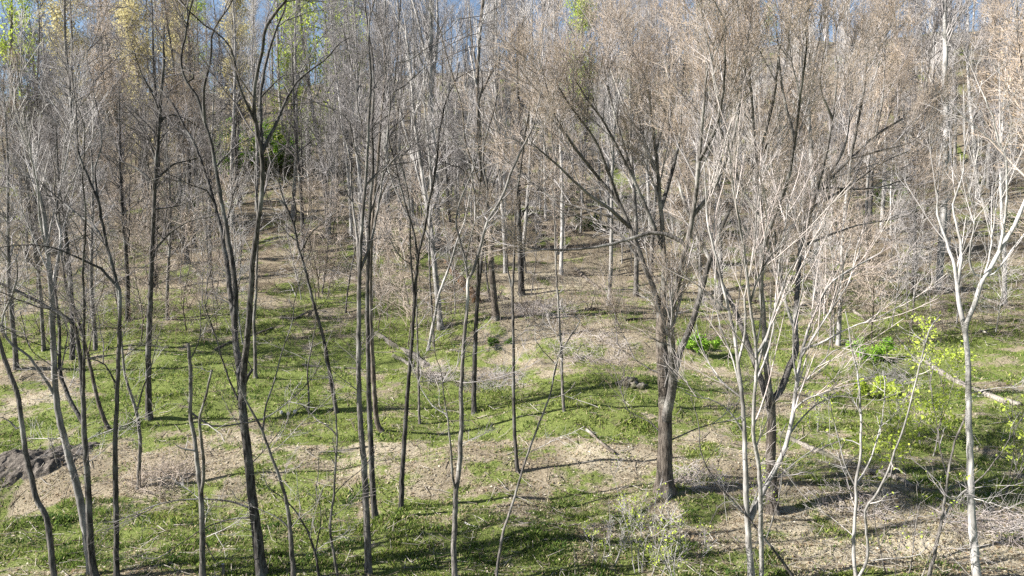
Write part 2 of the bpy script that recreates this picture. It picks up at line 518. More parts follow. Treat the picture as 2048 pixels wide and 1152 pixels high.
# ------------------------------------------------------------------ ground
# patches of green and of dry litter: (photo x, y, half width, half height, amount)
PATCH = [(60, 690, 120, 40, .9), (300, 740, 200, 70, .8), (200, 850, 140, 50, .8), (420, 790, 140, 60, .7), (330, 1080, 240, 80, .35), (60, 1060, 90, 60, .6),
         (600, 760, 160, 60, .5), (700, 870, 200, 60, .35), (1010, 800, 170, 55, .9), (1190, 870, 80, 40, 1.0), (1230, 790, 120, 45, .8), (900, 1050, 200, 60, .7),
         (620, 1080, 140, 70, .7), (870, 1120, 200, 40, .6), (770, 660, 60, 50, .6), (1420, 780, 120, 50, .5), (1720, 700, 80, 40, .6), (1900, 680, 160, 60, .5), (1740, 900, 120, 60, .35),
         (2000, 560, 90, 40, .6), (640, 620, 120, 50, .4), (790, 500, 120, 45, .4), (330, 420, 80, 50, .5), (1060, 1090, 130, 40, .4),
         (80, 800, 90, 40, -.7), (70, 1010, 100, 40, -.4), (290, 930, 140, 45, -.55), (480, 900, 120, 40, -.3), (800, 900, 140, 35, -.45), (1010, 890, 110, 40, -.4), (1180, 915, 120, 25, -1.0), (1100, 660, 170, 60, -.9),
         (1400, 900, 200, 60, -.55), (1650, 1060, 280, 90, -.9), (1950, 1060, 160, 90, -1.0), (1300, 1010, 160, 60, -.45), (1080, 560, 120, 40, -.8), (680, 640, 60, 40, -.4), (1350, 680, 140, 60, -.2)]
_pw = []
for (px, py, rx, ry, am) in PATCH:
    c = G(px, py); lo = G(px, py + ry); hi = G(px, max(py - ry, 250))
    _pw.append((c[0], c[1], rx * c[1] / F, max(0.5 * (hi[1] - lo[1]), 0.5), am))

def cover(x, y):
    """how green the ground is, 0..1"""
    v = 0.57 + 0.5 * fbm(x * 0.35, y * 0.5, 41, 4) - 0.30 * sstep(28, 46, y)
    for (cx, cy, rx, ry, am) in _pw:
        v = v + 0.46 * am * np.exp(-(((x - cx) / rx) ** 2 + ((y - cy) / ry) ** 2))
    v = v + 0.85 * fbm(x * 1.5, y * 2.2, 51, 4)
    return np.clip(v, 0, 1)

def axis(breaks):
    out = []
    for (a, b, s) in breaks:
        out.append(np.arange(a, b, s))
    return np.concatenate(out + [np.array([breaks[-1][1]])])
gx = axis([(-900, -160, 40), (-160, -50, 2.2), (-50, -22, 0.6), (-22, 22, 0.2), (22, 50, 0.6), (50, 160, 2.2), (160, 900, 40)])
gy = axis([(-400, -40, 30), (-40, 8, 3), (8, 34, 0.19), (34, 60, 0.35), (60, 115, 0.8), (115, 200, 5), (200, 900, 50)])
X, Y = np.meshgrid(gx, gy)
Z = height(X, Y)
nx, ny = len(gx), len(gy)
ii, jj = np.meshgrid(np.arange(nx - 1), np.arange(ny - 1))
a0 = (jj * nx + ii).ravel()
Qg = np.stack([a0, a0 + 1, a0 + nx + 1, a0 + nx], 1)
cv = cover(X.ravel(), Y.ravel())
slope_shade = np.clip(0.15 + 0.6 * sstep(30, 46, Y.ravel()) + 0.9 * fbm(X.ravel() * 0.3, Y.ravel() * 0.6, 45, 4), 0, 1)   # dense wood shade painted into the upper-slope litter, plus random dark patches
straw = np.zeros_like(cv)                                            # bleached dry grass
for (px, py, rx, ry, am) in [(1640, 1090, 260, 80, .9), (1960, 1090, 180, 90, 1.0), (1190, 905, 110, 28, .8), (1090, 560, 130, 35, .7), (760, 905, 150, 40, .5), (480, 905, 150, 40, .5), (90, 800, 80, 40, .6), (1420, 905, 150, 50, .5), (1330, 850, 90, 30, .5)]:
    c_ = G(px, py); lo = G(px, py + ry); hi = G(px, py - ry)
    straw += am * np.exp(-(((X.ravel() - c_[0]) / (rx * c_[1] / F)) ** 2 + ((Y.ravel() - c_[1]) / max(.5 * (hi[1] - lo[1]), .5)) ** 2))
straw = np.clip(0.75 * straw + 0.6 * fbm(X.ravel() * .8, Y.ravel() * 1.2, 47, 4), 0, 1)
me = mesh_np('ground', np.stack([X.ravel(), Y.ravel(), Z.ravel()], 1), Qg, col=np.stack([cv, slope_shade, straw], 1))

gm, nt, b = nodes_of('ground_litter_and_turf')
L = nt.links.new
tc = N(nt, 'ShaderNodeTexCoord')
at = N(nt, 'ShaderNodeAttribute'); at.attribute_name = 'col'
def noise(scale, det=5, rough=0.6, vec=None, dist=0.0):
    n = N(nt, 'ShaderNodeTexNoise'); n.inputs['Scale'].default_value = scale; n.inputs['Detail'].default_value = det
    n.inputs['Roughness'].default_value = rough; n.inputs['Distortion'].default_value = dist
    L(vec or tc.outputs['Object'], n.inputs['Vector']); return n
nf = noise(46, 5, 0.75); nm = noise(6, 5, 0.65); nl = noise(1.1, 4, 0.6)
vo = N(nt, 'ShaderNodeTexVoronoi'); vo.inputs['Scale'].default_value = 34; L(tc.outputs['Object'], vo.inputs['Vector'])
lit = ramp(nt, nf.outputs[0], [(0.28, (0.060, 0.049, 0.036)), (0.46, (0.18, 0.152, 0.108)), (0.60, (0.30, 0.262, 0.188)), (0.78, (0.44, 0.405, 0.315))])
leafc = ramp(nt, vo.outputs['Color'], [(0.15, (0.09, 0.073, 0.052)), (0.5, (0.23, 0.195, 0.138)), (0.85, (0.40, 0.355, 0.265))])
m1 = N(nt, 'ShaderNodeMix', data_type='RGBA'); m1.inputs[0].default_value = 0.35
L(lit.outputs[0], m1.inputs[6]); L(leafc.outputs[0], m1.inputs[7])
grs = ramp(nt, nf.outputs[0], [(0.30, (0.040, 0.058, 0.016)), (0.50, (0.115, 0.145, 0.040)), (0.68, (0.24, 0.235, 0.095))])
sx = N(nt, 'ShaderNodeSeparateColor'); L(at.outputs['Color'], sx.inputs[0])
add = N(nt, 'ShaderNodeMath', operation='ADD'); L(sx.outputs[0], add.inputs[0])
mm = N(nt, 'ShaderNodeMath', operation='MULTIPLY_ADD'); L(nm.outputs[0], mm.inputs[0]); mm.inputs[1].default_value = 1.3; mm.inputs[2].default_value = -0.65
L(mm.outputs[0], add.inputs[1])
gr = ramp(nt, add.outputs[0], [(0.36, (0, 0, 0)), (0.62, (1, 1, 1))])
m2 = N(nt, 'ShaderNodeMix', data_type='RGBA'); L(gr.outputs[0], m2.inputs[0]); 
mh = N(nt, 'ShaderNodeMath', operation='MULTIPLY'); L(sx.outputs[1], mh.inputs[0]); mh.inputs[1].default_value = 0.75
mshx = N(nt, 'ShaderNodeMix', data_type='RGBA', blend_type='MULTIPLY'); L(mh.outputs[0], mshx.inputs[0]); L(m1.outputs[2], mshx.inputs[6]); mshx.inputs[7].default_value = (0.42, 0.38, 0.36, 1)  # multiplies the litter colour by the painted upper-slope shade
strc = ramp(nt, nf.outputs[0], [(0.28, (0.16, 0.135, 0.095)), (0.5, (0.36, 0.32, 0.235)), (0.72, (0.52, 0.48, 0.385))])
msx = N(nt, 'ShaderNodeMix', data_type='RGBA'); L(sx.outputs[2], msx.inputs[0]); L(mshx.outputs[2], msx.inputs[6]); L(strc.outputs[0], msx.inputs[7])
L(msx.outputs[2], m2.inputs[6]); L(grs.outputs[0], m2.inputs[7])
soil = ramp(nt, nl.outputs[0], [(0.60, (0, 0, 0)), (0.75, (0.75, 0.75, 0.75))])
m3 = N(nt, 'ShaderNodeMix', data_type='RGBA'); L(soil.outputs[0], m3.inputs[0]); L(m2.outputs[2], m3.inputs[6]); m3.inputs[7].default_value = (0.13, 0.10, 0.075, 1)
L(m3.outputs[2], b.inputs['Base Color'])
b.inputs['Roughness'].default_value = 1.0; b.inputs['Specular IOR Level'].default_value = 0.05
ad2 = N(nt, 'ShaderNodeMath', operation='MULTIPLY_ADD'); L(nm.outputs[0], ad2.inputs[0]); ad2.inputs[1].default_value = 2.0; L(nf.outputs[0], ad2.inputs[2])
bp = N(nt, 'ShaderNodeBump'); bp.inputs['Strength'].default_value = 0.7; bp.inputs['Distance'].default_value = 0.04
L(ad2.outputs[0], bp.inputs['Height']); L(bp.outputs[0], b.inputs['Normal'])
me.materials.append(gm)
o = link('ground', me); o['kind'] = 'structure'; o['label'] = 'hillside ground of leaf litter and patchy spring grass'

# ---- blades, dead leaves and dry stalks lying on it
def scatter(n, y0, y1, rg, p=2.0):
    u = rg.random(n)
    y = (y0 ** (1 - p) + u * (y1 ** (1 - p) - y0 ** (1 - p))) ** (1 / (1 - p))
    x = (rg.random(n) * 2 - 1) * (y * 0.76 + 1.0)
    return x, y

rg = np.random.default_rng(5)
x, y = scatter(950000, 11.2, 46, rg, 2.2)
c = cover(x, y)
keep = rg.random(len(x)) < np.clip((c - 0.12) * .75, 0.10, .6) * np.clip(0.5 + 2.0 * fbm(x * 2.6, y * 3.6, 57, 2), 0.08, 1)
x, y, c = x[keep], y[keep], c[keep]
n = len(x)
z = height(x, y)
hgt = rg.uniform(0.02, 0.065, n) * (0.7 + 0.8 * c) * (0.8 + y / 60) * (1 + 0.5 * (fbm(x * 0.8, y * 0.8, 61, 2) > 0.3))
wid = rg.uniform(0.005, 0.010, n) * (0.6 + y / 26)
an = rg.random(n) * 2 * np.pi
dx, dy = np.cos(an), np.sin(an)
ln = rg.uniform(0.3, 1.1, n) * hgt
la = rg.random(n) * 2 * np.pi
tx, ty = np.cos(la) * ln, np.sin(la) * ln
V = np.stack([np.stack([x - dx * wid, y - dy * wid, z - 0.015], 1), np.stack([x + dx * wid, y + dy * wid, z - 0.015], 1),
              np.stack([x + tx * .45 + dx * wid * .8, y + ty * .45 + dy * wid * .8, z + hgt * .62], 1),
              np.stack([x + tx, y + ty, z + hgt], 1)], 1).reshape(-1, 3)
g = np.array([0.10, 0.155, 0.035]); g2 = np.array([0.24, 0.285, 0.07]); g3 = np.array([0.055, 0.10, 0.028]); dry = np.array([0.34, 0.30, 0.175])
w = rg.random(n)[:, None]; hue = np.clip(fbm(x * 0.5, y * 0.6, 71, 3) + 0.5, 0, 1)[:, None]
colr = g * (1 - hue) + g2 * hue
hue2 = (fbm(x * 1.7, y * 2.3, 75, 3) > 0.22)[:, None]; colr = np.where((w < 0.18) | (hue2 & (w < .75)), g3, colr)
colr = np.where(rg.random(n)[:, None] < np.clip(0.85 - c, 0.12, 0.8)[:, None], dry, colr) * rg.uniform(0.75, 1.2, (n, 1))
me = mesh_np('grass', V, np.arange(n * 4).reshape(-1, 4), mat='attr', smooth=False, col=np.repeat(colr, 4, 0))
tag(link('grass', me), 'short patchy spring grass covering the lower slope', 'grass', kind='stuff')

x, y = scatter(110000, 11.2, 60, rg, 2.0)
c = cover(x, y)
keep = rg.random(len(x)) < np.clip(1.05 - c, 0.15, 1)
x, y = x[keep], y[keep]; n = len(x); z = height(x, y)
C = np.stack([x, y, z + 0.018], 1)
a = nrm(np.c_[rg.normal(size=(n, 2)), rg.normal(size=n) * 0.25]); bb = nrm(np.cross(a, np.c_[rg.normal(size=(n, 2)) * 0.35, np.ones(n)]))
s = (rg.uniform(0.012, 0.036, n) * (0.7 + y / 40))[:, None]
curl = np.array([0, 0, 1.0]) * s * rg.uniform(0.0, 0.5, (n, 1))
V = np.stack([C - a * s, C + bb * s * .6 + curl, C + a * s, C - bb * s * .6 + curl], 1).reshape(-1, 3)
pal = np.array([[.32, .27, .18], [.42, .37, .27], [.20, .15, .10], [.27, .20, .125], [.50, .46, .37]])
colr = pal[rg.integers(0, 5, n)] * rg.uniform(0.75, 1.15, (n, 1))
me = mesh_np('leaf_litter', V, np.arange(n * 4).reshape(-1, 4), mat='attr', smooth=False, col=np.repeat(colr, 4, 0))
tag(link('leaf_litter', me), 'tan dead leaves strewn over the slope', 'leaf litter', kind='stuff')

# fallen twigs and dry stalks
x, y = scatter(5200, 11.2, 50, rg, 2.0)
n = len(x); z = height(x, y) + 0.03
an = rg.random(n) * 2 * np.pi; Ls = rg.uniform(0.12, 0.8, n) * rg.random(n) ** .5 * (0.7 + y / 40)
el = rg.normal(size=n) * 0.16 + 0.06
P = np.empty((n, 3, 3))
for k in range(3):
    tt = (k / 2 - 0.5) * Ls
    px_ = x + np.cos(an) * tt; py_ = y + np.sin(an) * tt
    P[:, k] = np.stack([px_, py_, height(px_, py_) + 0.02 + np.abs(tt) * np.maximum(el, 0) + 0.03 * rg.random(n)], 1)
R = (rg.uniform(0.003, 0.010, n) * (0.6 + y / 30))[:, None] * np.array([1, .9, .5])
V, Q = tubes(P, R, 3)
pal = np.array([[.36, .33, .28], [.26, .22, .18], [.45, .42, .37], [.17, .14, .11]])
me = mesh_np('twig_litter', V, Q, mat='attr', col=np.repeat(pal[rg.integers(0, 4, n)], 9, 0))
tag(link('twig_litter', me), 'fallen twigs and dry stalks strewn over the slope', 'twigs', kind='stuff')

# ------------------------------------------------------------------ traced trees, left to right, near row first
T = hero
T('bare_tree', 'crooked grey tree leaning out of the left edge, lowest at the left', 'grey', 't_grey',
  [(15, 9, [(108, 1158), (97, 1060), (92, 1030), (76, 1008), (66, 970), (50, 900), (42, 835), (34, 785), (18, 745), (0, 690), (-18, 620), (-30, 520)]),
   (6, 2, [(36, 860), (12, 838), (-20, 832)])], 'walnut', .7, 2.5, seed=1)
T('bare_tree', 'pale smooth forked tree beside the dark twin at far left', 'pale', 't_pale',
  [(20, 10, [(184, 1148), (171, 1060), (158, 990), (140, 920), (122, 850), (112, 795), (108, 720), (105, 650), (103, 590), (97, 520), (92, 460), (86, 420)]),
   (8, 4, [(108, 792), (85, 750), (55, 712), (14, 680), (4, 640), (20, 600), (34, 560)]),
   (8, 2, [(103, 600), (112, 540), (122, 470), (112, 430), (125, 350), (140, 285), (146, 220), (150, 170)]),
   (6, 2, [(97, 520), (80, 440), (75, 380), (62, 310), (48, 230), (38, 160)]),
   (5, 2, [(112, 430), (135, 385), (160, 330), (178, 290)])], 'whip', .6, 0.8, low=1.1, seed=2, k=.6)
T('bare_tree', 'dark rough tree rising in front of the pale smooth one', 'dark', 't_dark',
  [(18, 7, [(190, 1158), (181, 1080), (178, 1000), (173, 930), (169, 870), (166, 800), (162, 730), (152, 660), (140, 640), (110, 622), (70, 600), (30, 580), (-5, 565)]),
   (10, 4, [(164, 850), (145, 810), (128, 770), (119, 730), (119, 650), (112, 600), (104, 550), (94, 490), (84, 440), (70, 400)]),
   (8, 3, [(165, 790), (168, 690), (168, 620), (166, 530), (172, 440), (165, 360)]),
   (4, 2, [(124, 745), (100, 728), (75, 712)])], 'walnut', .6, 1.5, low=1.1, seed=3)
T('bare_tree', 'straight dark trunk with long limbs sweeping left, near left', 'dark', 't_dark',
  [(14, 7, [(233, 1158), (232, 1050), (231, 950), (230, 880), (234, 800), (237, 720), (239, 640), (241, 590), (230, 550), (216, 500), (205, 450), (196, 400), (178, 360)]),
   (8, 2, [(236, 575), (205, 540), (175, 525), (140, 508), (95, 492), (40, 490), (-10, 496)]),
   (7, 2, [(212, 490), (185, 450), (150, 425), (110, 395), (60, 385), (0, 370)]),
   (5, 2, [(233, 770), (212, 732), (185, 718), (150, 712), (125, 705)]),
   (6, 2, [(196, 400), (190, 340), (205, 280), (195, 220)])], 'walnut', .62, 2.0, low=1.1, seed=4, k=1.3)
T('bare_tree', 'short thin trunk beside the brush mound, left of the snag', 'grey', 't_grey',
  [(10, 4, [(277, 976), (279, 920), (280, 880), (274, 830), (262, 790), (250, 750), (245, 700), (240, 640), (235, 590)]),
   (5, 2, [(272, 822), (285, 780), (300, 740), (310, 700)])], 'sparse', .5, 1.5, low=1.1, seed=5)
T('bare_tree', 'brown trunk leaning left, footed in bright grass at left', 'brown', 't_grey',
  [(10, 5, [(219, 862), (205, 830), (193, 790), (182, 740), (170, 690), (150, 620), (132, 570), (122, 500), (118, 430)]),
   (4, 2, [(175, 705), (186, 660), (192, 620), (205, 580)])], 'plain', .6, 2.5, low=1.1, seed=6)
T('bare_tree', 'upright dark tree with a wide crown of crooked limbs, left middle', 'dark', 't_dark',
  [(15, 6, [(298, 838), (297, 780), (297, 700), (299, 640), (302, 560), (304, 500), (307, 430), (310, 370), (313, 320), (318, 260), (322, 190), (328, 120)]),
   (7, 2, [(303, 520), (318, 490), (345, 462), (372, 446), (402, 436)]),
   (7, 2, [(310, 375), (285, 345), (255, 328), (225, 318), (195, 300)]),
   (6, 2, [(313, 360), (345, 330), (375, 322), (410, 312)]),
   (6, 2, [(314, 330), (300, 285), (280, 255), (270, 235), (240, 225)]),
   (6, 2, [(316, 250), (335, 230), (365, 235), (398, 255)]),
   (5, 2, [(320, 240), (305, 190), (280, 140), (268, 100)])], 'walnut', .55, 1.0, low=1.1, seed=7, k=1.3)
T('snag_tree', 'two-stemmed grey snag with a broken top and one white bare limb', 'grey', 't_pale',
  [(15, 8, [(406, 1158), (405, 1050), (402, 990), (396, 940), (390, 880), (381, 830), (382, 780), (380, 720), (376, 686)]),
   (9, 5, [(403, 995), (408, 940), (404, 890), (400, 840), (412, 790), (424, 740)]),
   (6, 2, [(382, 826), (400, 838), (425, 852), (470, 849), (530, 836), (580, 800), (625, 755), (642, 715)]),
   (4, 2, [(380, 720), (395, 690), (402, 650), (398, 600)])], 'sparse', .55, 0, low=1.1, seed=8)
T('bare_tree', 'tall dark tree whose trunk forks low into three stems, left of centre', 'dark', 't_dark',
  [(26, 19, [(524, 1150), (513, 1060), (505, 1000), (497, 920), (490, 860), (484, 800)]),
   (18, 5, [(484, 802), (478, 740), (472, 690), (468, 640), (461, 590), (454, 530), (444, 470), (428, 405), (410, 345), (390, 290), (366, 250), (350, 215), (330, 190)]),
   (14, 4, [(471, 660), (472, 600), (467, 540), (455, 470), (441, 390), (430, 330), (424, 290), (408, 240), (395, 195), (372, 160), (362, 120), (372, 60), (380, 20), (392, -20)]),
   (17, 6, [(484, 805), (489, 730), (497, 650), (502, 580), (506, 520), (514, 460), (522, 400), (525, 350), (522, 300), (512, 255), (508, 190), (516, 140), (526, 95), (530, 60), (548, 30), (566, 8)]),
   (10, 4, [(524, 310), (522, 250), (521, 190), (531, 130), (541, 90), (555, 50), (570, 15), (575, -30)]),
   (9, 3, [(525, 300), (545, 262), (560, 228), (578, 190), (597, 160), (622, 140), (650, 120), (668, 100)]),
   (7, 3, [(512, 250), (492, 205), (476, 165), (466, 110), (450, 80), (420, 58), (398, 40)]),
   (8, 3, [(410, 250), (408, 175), (421, 120), (425, 70), (440, 40), (462, 8), (470, -30)]),
   (6, 2, [(432, 400), (412, 380), (385, 372), (360, 360)]),
   (6, 2, [(500, 1012), (450, 1002), (395, 998), (340, 1003), (285, 1020), (240, 1040)]),
   (5, 2, [(507, 1028), (455, 1040), (405, 1058), (365, 1085), (340, 1100)]),
   (6, 2, [(482, 815), (462, 770), (440, 705), (424, 650), (410, 610), (415, 570)]),
   (5, 2, [(525, 190), (545, 170), (565, 152), (575, 150)]),
   (5, 2, [(366, 120), (330, 85), (300, 40), (262, 20), (240, -10)]),
   (5, 2, [(390, 150), (350, 125), (310, 112), (285, 110), (240, 95)])], 'walnut', .97, .6, low=1.1, seed=9, k=1.0, lt0=.42)
T('bare_tree', 'slim grey tree with stems splitting near its foot, beside the three-stemmed dark trunk', 'grey', 't_grey',
  [(13, 5, [(588, 1158), (584, 1100), (580, 1052), (574, 1010), (564, 968), (550, 930), (535, 890), (520, 852), (503, 822)]),
   (5, 2, [(580, 1060), (562, 1040), (540, 1027), (518, 1018)]),
   (4, 2, [(582, 1056), (600, 1036), (622, 1020)]),
   (5, 2, [(522, 856), (532, 810), (546, 770), (564, 705), (584, 645), (589, 600), (602, 555)])], 'sparse', .8, 1.0, low=1.1, seed=10)
T('sapling', 'dark sapling bowed to the left with a pale foot', 'dark', 't_grey',
  [(8, 3, [(638, 1158), (631, 1110), (615, 1062), (598, 1032), (572, 1002), (548, 984)]),
   (4, 2, [(633, 1110), (641, 1050), (640, 1010), (632, 985), (636, 950)])], 'sparse', .5, .5, seed=11)
T('sapling', 'knobbly thin sapling between the bowed sapling and the clustered trunks', 'grey', 't_dark',
  [(8, 4, [(676, 1158), (668, 1110), (660, 1066), (663, 1025), (668, 990), (670, 955), (672, 920), (674, 880), (672, 838), (668, 790)]),
   (4, 2, [(672, 870), (655, 852), (635, 840), (615, 820)]),
   (3, 2, [(670, 985), (690, 965), (715, 945)])], 'sparse', .35, 1.0, seed=12, k=1.6)
T('bare_tree', 'foremost of three straight trunks standing close together, left of centre', 'grey', 't_dark',
  [(18, 6, [(738, 1150), (735, 1090), (733, 1030), (730, 960), (725, 890), (720, 840), (718, 780), (717, 720), (718, 650), (718, 590), (720, 530), (722, 470), (728, 400), (734, 320), (738, 230), (742, 150)]),
   (8, 3, [(719, 545), (713, 470), (706, 410), (703, 370), (700, 320), (690, 280)]),
   (8, 3, [(721, 540), (740, 490), (752, 440), (762, 380), (768, 330), (775, 270), (780, 200)]),
   (4, 2, [(706, 410), (690, 380), (685, 350), (668, 330)]),
   (5, 2, [(731, 370), (755, 345), (770, 335), (790, 320)]),
   (5, 2, [(722, 330), (708, 290), (700, 250), (680, 225), (660, 215)])], 'walnut', .6, 2.0, seed=13)
T('bare_tree', 'middle of three straight trunks standing close together, left of centre', 'dark', 't_dark',
  [(15, 5, [(751, 1038), (746, 980), (743, 930), (741, 870), (738, 800), (737, 740), (736, 680), (735, 620), (736, 560), (737, 500), (740, 420), (746, 340), (744, 260), (748, 180), (744, 110)]),
   (5, 2, [(738, 430), (755, 380), (775, 330), (790, 270), (798, 210)]),
   (5, 2, [(744, 300), (728, 260), (715, 215), (712, 160)])], 'walnut', .62, 2.0, seed=14)
T('bare_tree', 'rearmost of three straight trunks, with a foot curving right', 'brown', 't_grey',
  [(13, 5, [(765, 864), (754, 845), (749, 790), (745, 720), (742, 650), (741, 560), (743, 480), (748, 400), (756, 320), (762, 240), (770, 160)]),
   (5, 2, [(744, 460), (760, 400), (780, 350), (805, 310)])], 'walnut', .6, 2.0, seed=15)
T('bare_tree', 'mottled dark trunk forking above head height, right of the three close trunks', 'dark', 't_dark',
  [(13, 5, [(802, 1018), (804, 960), (808, 890), (812, 830), (816, 780), (820, 730), (824, 680), (828, 620), (832, 560), (838, 505), (850, 455), (857, 410), (864, 375), (872, 335), (878, 270)]),
   (6, 3, [(829, 605), (823, 540), (820, 470), (818, 400), (808, 350), (798, 320)]),
   (6, 3, [(838, 510), (828, 465), (814, 420), (800, 370), (790, 320), (778, 285), (777, 240), (788, 170), (794, 115), (796, 60), (800, 20)]),
   (4, 2, [(790, 190), (810, 170), (825, 155), (850, 135), (870, 112)]),
   (4, 2, [(785, 230), (755, 245), (750, 250), (735, 262)]),
   (4, 2, [(795, 130), (815, 122), (830, 112), (855, 96)])], 'walnut', .7, 1.6, seed=16)
T('sapling', 'thin straight stem behind the mottled dark trunk', 'grey', 't_grey',
  [(7, 3, [(839, 847), (838, 780), (836, 720), (834, 640), (832, 560)])], 'sparse', .4, 1.5, seed=17)
T('bare_tree', 'slender grey tree with a thin twin stem and forked top, front centre', 'grey', 't_grey',
  [(15, 6, [(910, 1158), (908, 1100), (910, 1040), (912, 985), (918, 940), (921, 880), (923, 830), (922, 790), (924, 740), (928, 690), (932, 640), (936, 590), (936, 560), (945, 545), (955, 515), (965, 480), (976, 440), (992, 415), (1010, 380), (1022, 345), (1040, 305)]),
   (7, 2, [(912, 985), (905, 955), (903, 915), (899, 875), (895, 835), (888, 790), (882, 745), (870, 712)]),
   (7, 3, [(936, 565), (930, 520), (920, 480), (912, 440), (925, 390), (945, 345), (955, 300)]),
   (4, 2, [(930, 520), (942, 470), (952, 430), (948, 380)]),
   (4, 2, [(895, 830), (870, 815), (850, 790), (842, 775)]),
   (3, 2, [(884, 770), (905, 750), (915, 730)])], 'sparse', .6, 1.2, seed=18, k=2)
T('bare_tree', 'narrow dark trunk standing alone at centre in dry grass', 'dark', 't_grey',
  [(10, 4, [(1035, 944), (1031, 890), (1028, 830), (1027, 760), (1027, 700), (1026, 640), (1025, 580), (1028, 530), (1030, 450), (1034, 390), (1042, 330), (1050, 270)]),
   (5, 2, [(1025, 580), (1016, 540), (1012, 490), (1008, 430), (1000, 380)]),
   (3, 2, [(1030, 460), (1050, 420), (1070, 385), (1090, 360)])], 'plain', .55, 2.5, seed=19)
T('bare_tree', 'pair of dark stems rising from one foot at the edge of the green terrace', 'dark', 't_dark',
  [(13, 5, [(948, 826), (948, 770), (950, 700), (952, 650), (956, 590), (961, 540), (967, 480), (972, 420), (975, 375), (966, 330), (970, 280), (985, 230)]),
   (8, 4, [(954, 610), (956, 540), (956, 460), (957, 400), (962, 340), (955, 270), (958, 200)]),
   (5, 2, [(973, 410), (990, 360), (1005, 320), (1015, 280), (1045, 250)]),
   (5, 2, [(970, 330), (990, 290), (1000, 250), (1005, 220)]),
   (5, 2, [(957, 400), (940, 360), (920, 335), (900, 330)])], 'walnut', .5, 2.2, seed=20)
T('sapling', 'slanting kinked sapling rising to the right across the centre', 'grey', 't_pale',
  [(8, 3, [(992, 1158), (1000, 1100), (1008, 1060), (1025, 1008), (1040, 958), (1052, 918), (1066, 878), (1085, 830), (1100, 790), (1110, 740), (1118, 708), (1132, 688), (1150, 660), (1160, 640), (1158, 634), (1130, 634), (1100, 637)]),
   (3, 2, [(1101, 808), (1125, 790), (1145, 775), (1150, 765)]),
   (3, 2, [(1112, 735), (1085, 700), (1070, 680)])], 'sparse', .75, 0, seed=21, k=1.3)
T('sapling', 'thin upright stem on the green terrace, right of centre', 'grey', 't_pale',
  [(8, 3, [(1128, 822), (1124, 760), (1123, 700), (1119, 650), (1116, 600), (1113, 550), (1110, 480), (1108, 400)])], 'sparse', .3, 1.5, seed=22, k=1.6)
T('budding_tree', 'stout double-trunked tree with a broad tan budding crown, right of centre', 'brown', 't_grey',
  [(38, 26, [(1330, 985), (1330, 900), (1330, 840), (1328, 780), (1325, 720), (1322, 660), (1324, 620)]),
   (24, 16, [(1340, 850), (1345, 770), (1344, 710), (1341, 650), (1345, 605)]),
   (16, 5, [(1324, 622), (1328, 560), (1326, 480), (1320, 400), (1312, 310), (1302, 225), (1292, 150)]),
   (15, 5, [(1345, 607), (1362, 540), (1378, 470), (1390, 400), (1398, 320), (1405, 240), (1412, 160)]),
   (17, 6, [(1345, 770), (1360, 705), (1384, 645), (1400, 590), (1420, 520), (1446, 450), (1475, 390), (1510, 330), (1550, 260)]),
   (15, 5, [(1323, 650), (1310, 585), (1288, 530), (1270, 480), (1254, 440), (1235, 400), (1200, 360), (1162, 310), (1125, 262), (1090, 225)]),
   (11, 4, [(1262, 460), (1222, 420), (1190, 398), (1150, 365), (1115, 330), (1080, 300)]),
   (10, 4, [(1378, 500), (1352, 476), (1300, 466), (1225, 488), (1135, 500), (1060, 496)]),
   (11, 4, [(1326, 500), (1298, 430), (1270, 365), (1238, 300), (1205, 240), (1165, 185)]),
   (10, 4, [(1238, 405), (1215, 340), (1190, 280), (1150, 225), (1120, 180)]),
   (11, 4, [(1322, 420), (1345, 340), (1360, 270), (1362, 200), (1370, 120)]),
   (10, 4, [(1385, 430), (1425, 380), (1455, 310), (1475, 240), (1490, 150)]),
   (10, 4, [(1316, 340), (1280, 280), (1250, 215), (1225, 150)]),
   (9, 4, [(1400, 320), (1430, 260), (1445, 190), (1450, 110)]),
   (8, 3, [(1254, 440), (1190, 424), (1120, 402), (1070, 372)]),
   (8, 3, [(1200, 360), (1145, 290), (1110, 230), (1092, 170)]),
   (8, 3, [(1270, 365), (1235, 250), (1212, 160), (1200, 95)]),
   (8, 3, [(1312, 310), (1330, 230), (1338, 150), (1335, 80)]),
   (8, 3, [(1288, 530), (1240, 470), (1190, 440), (1130, 430)]),
   (5, 2, [(1325, 750), (1295, 735), (1265, 715), (1235, 690)]),
   (5, 2, [(1333, 870), (1300, 845), (1270, 830)]),
   (5, 2, [(1343, 880), (1385, 860), (1425, 848), (1460, 842)])], 'maple', .97, .7, seed=23, leaf='b_tan', leaf_size=.012, leaf_n=.8, lt0=.35, k=.72, tw2='t_tan', bk2='grey', spread=.6)
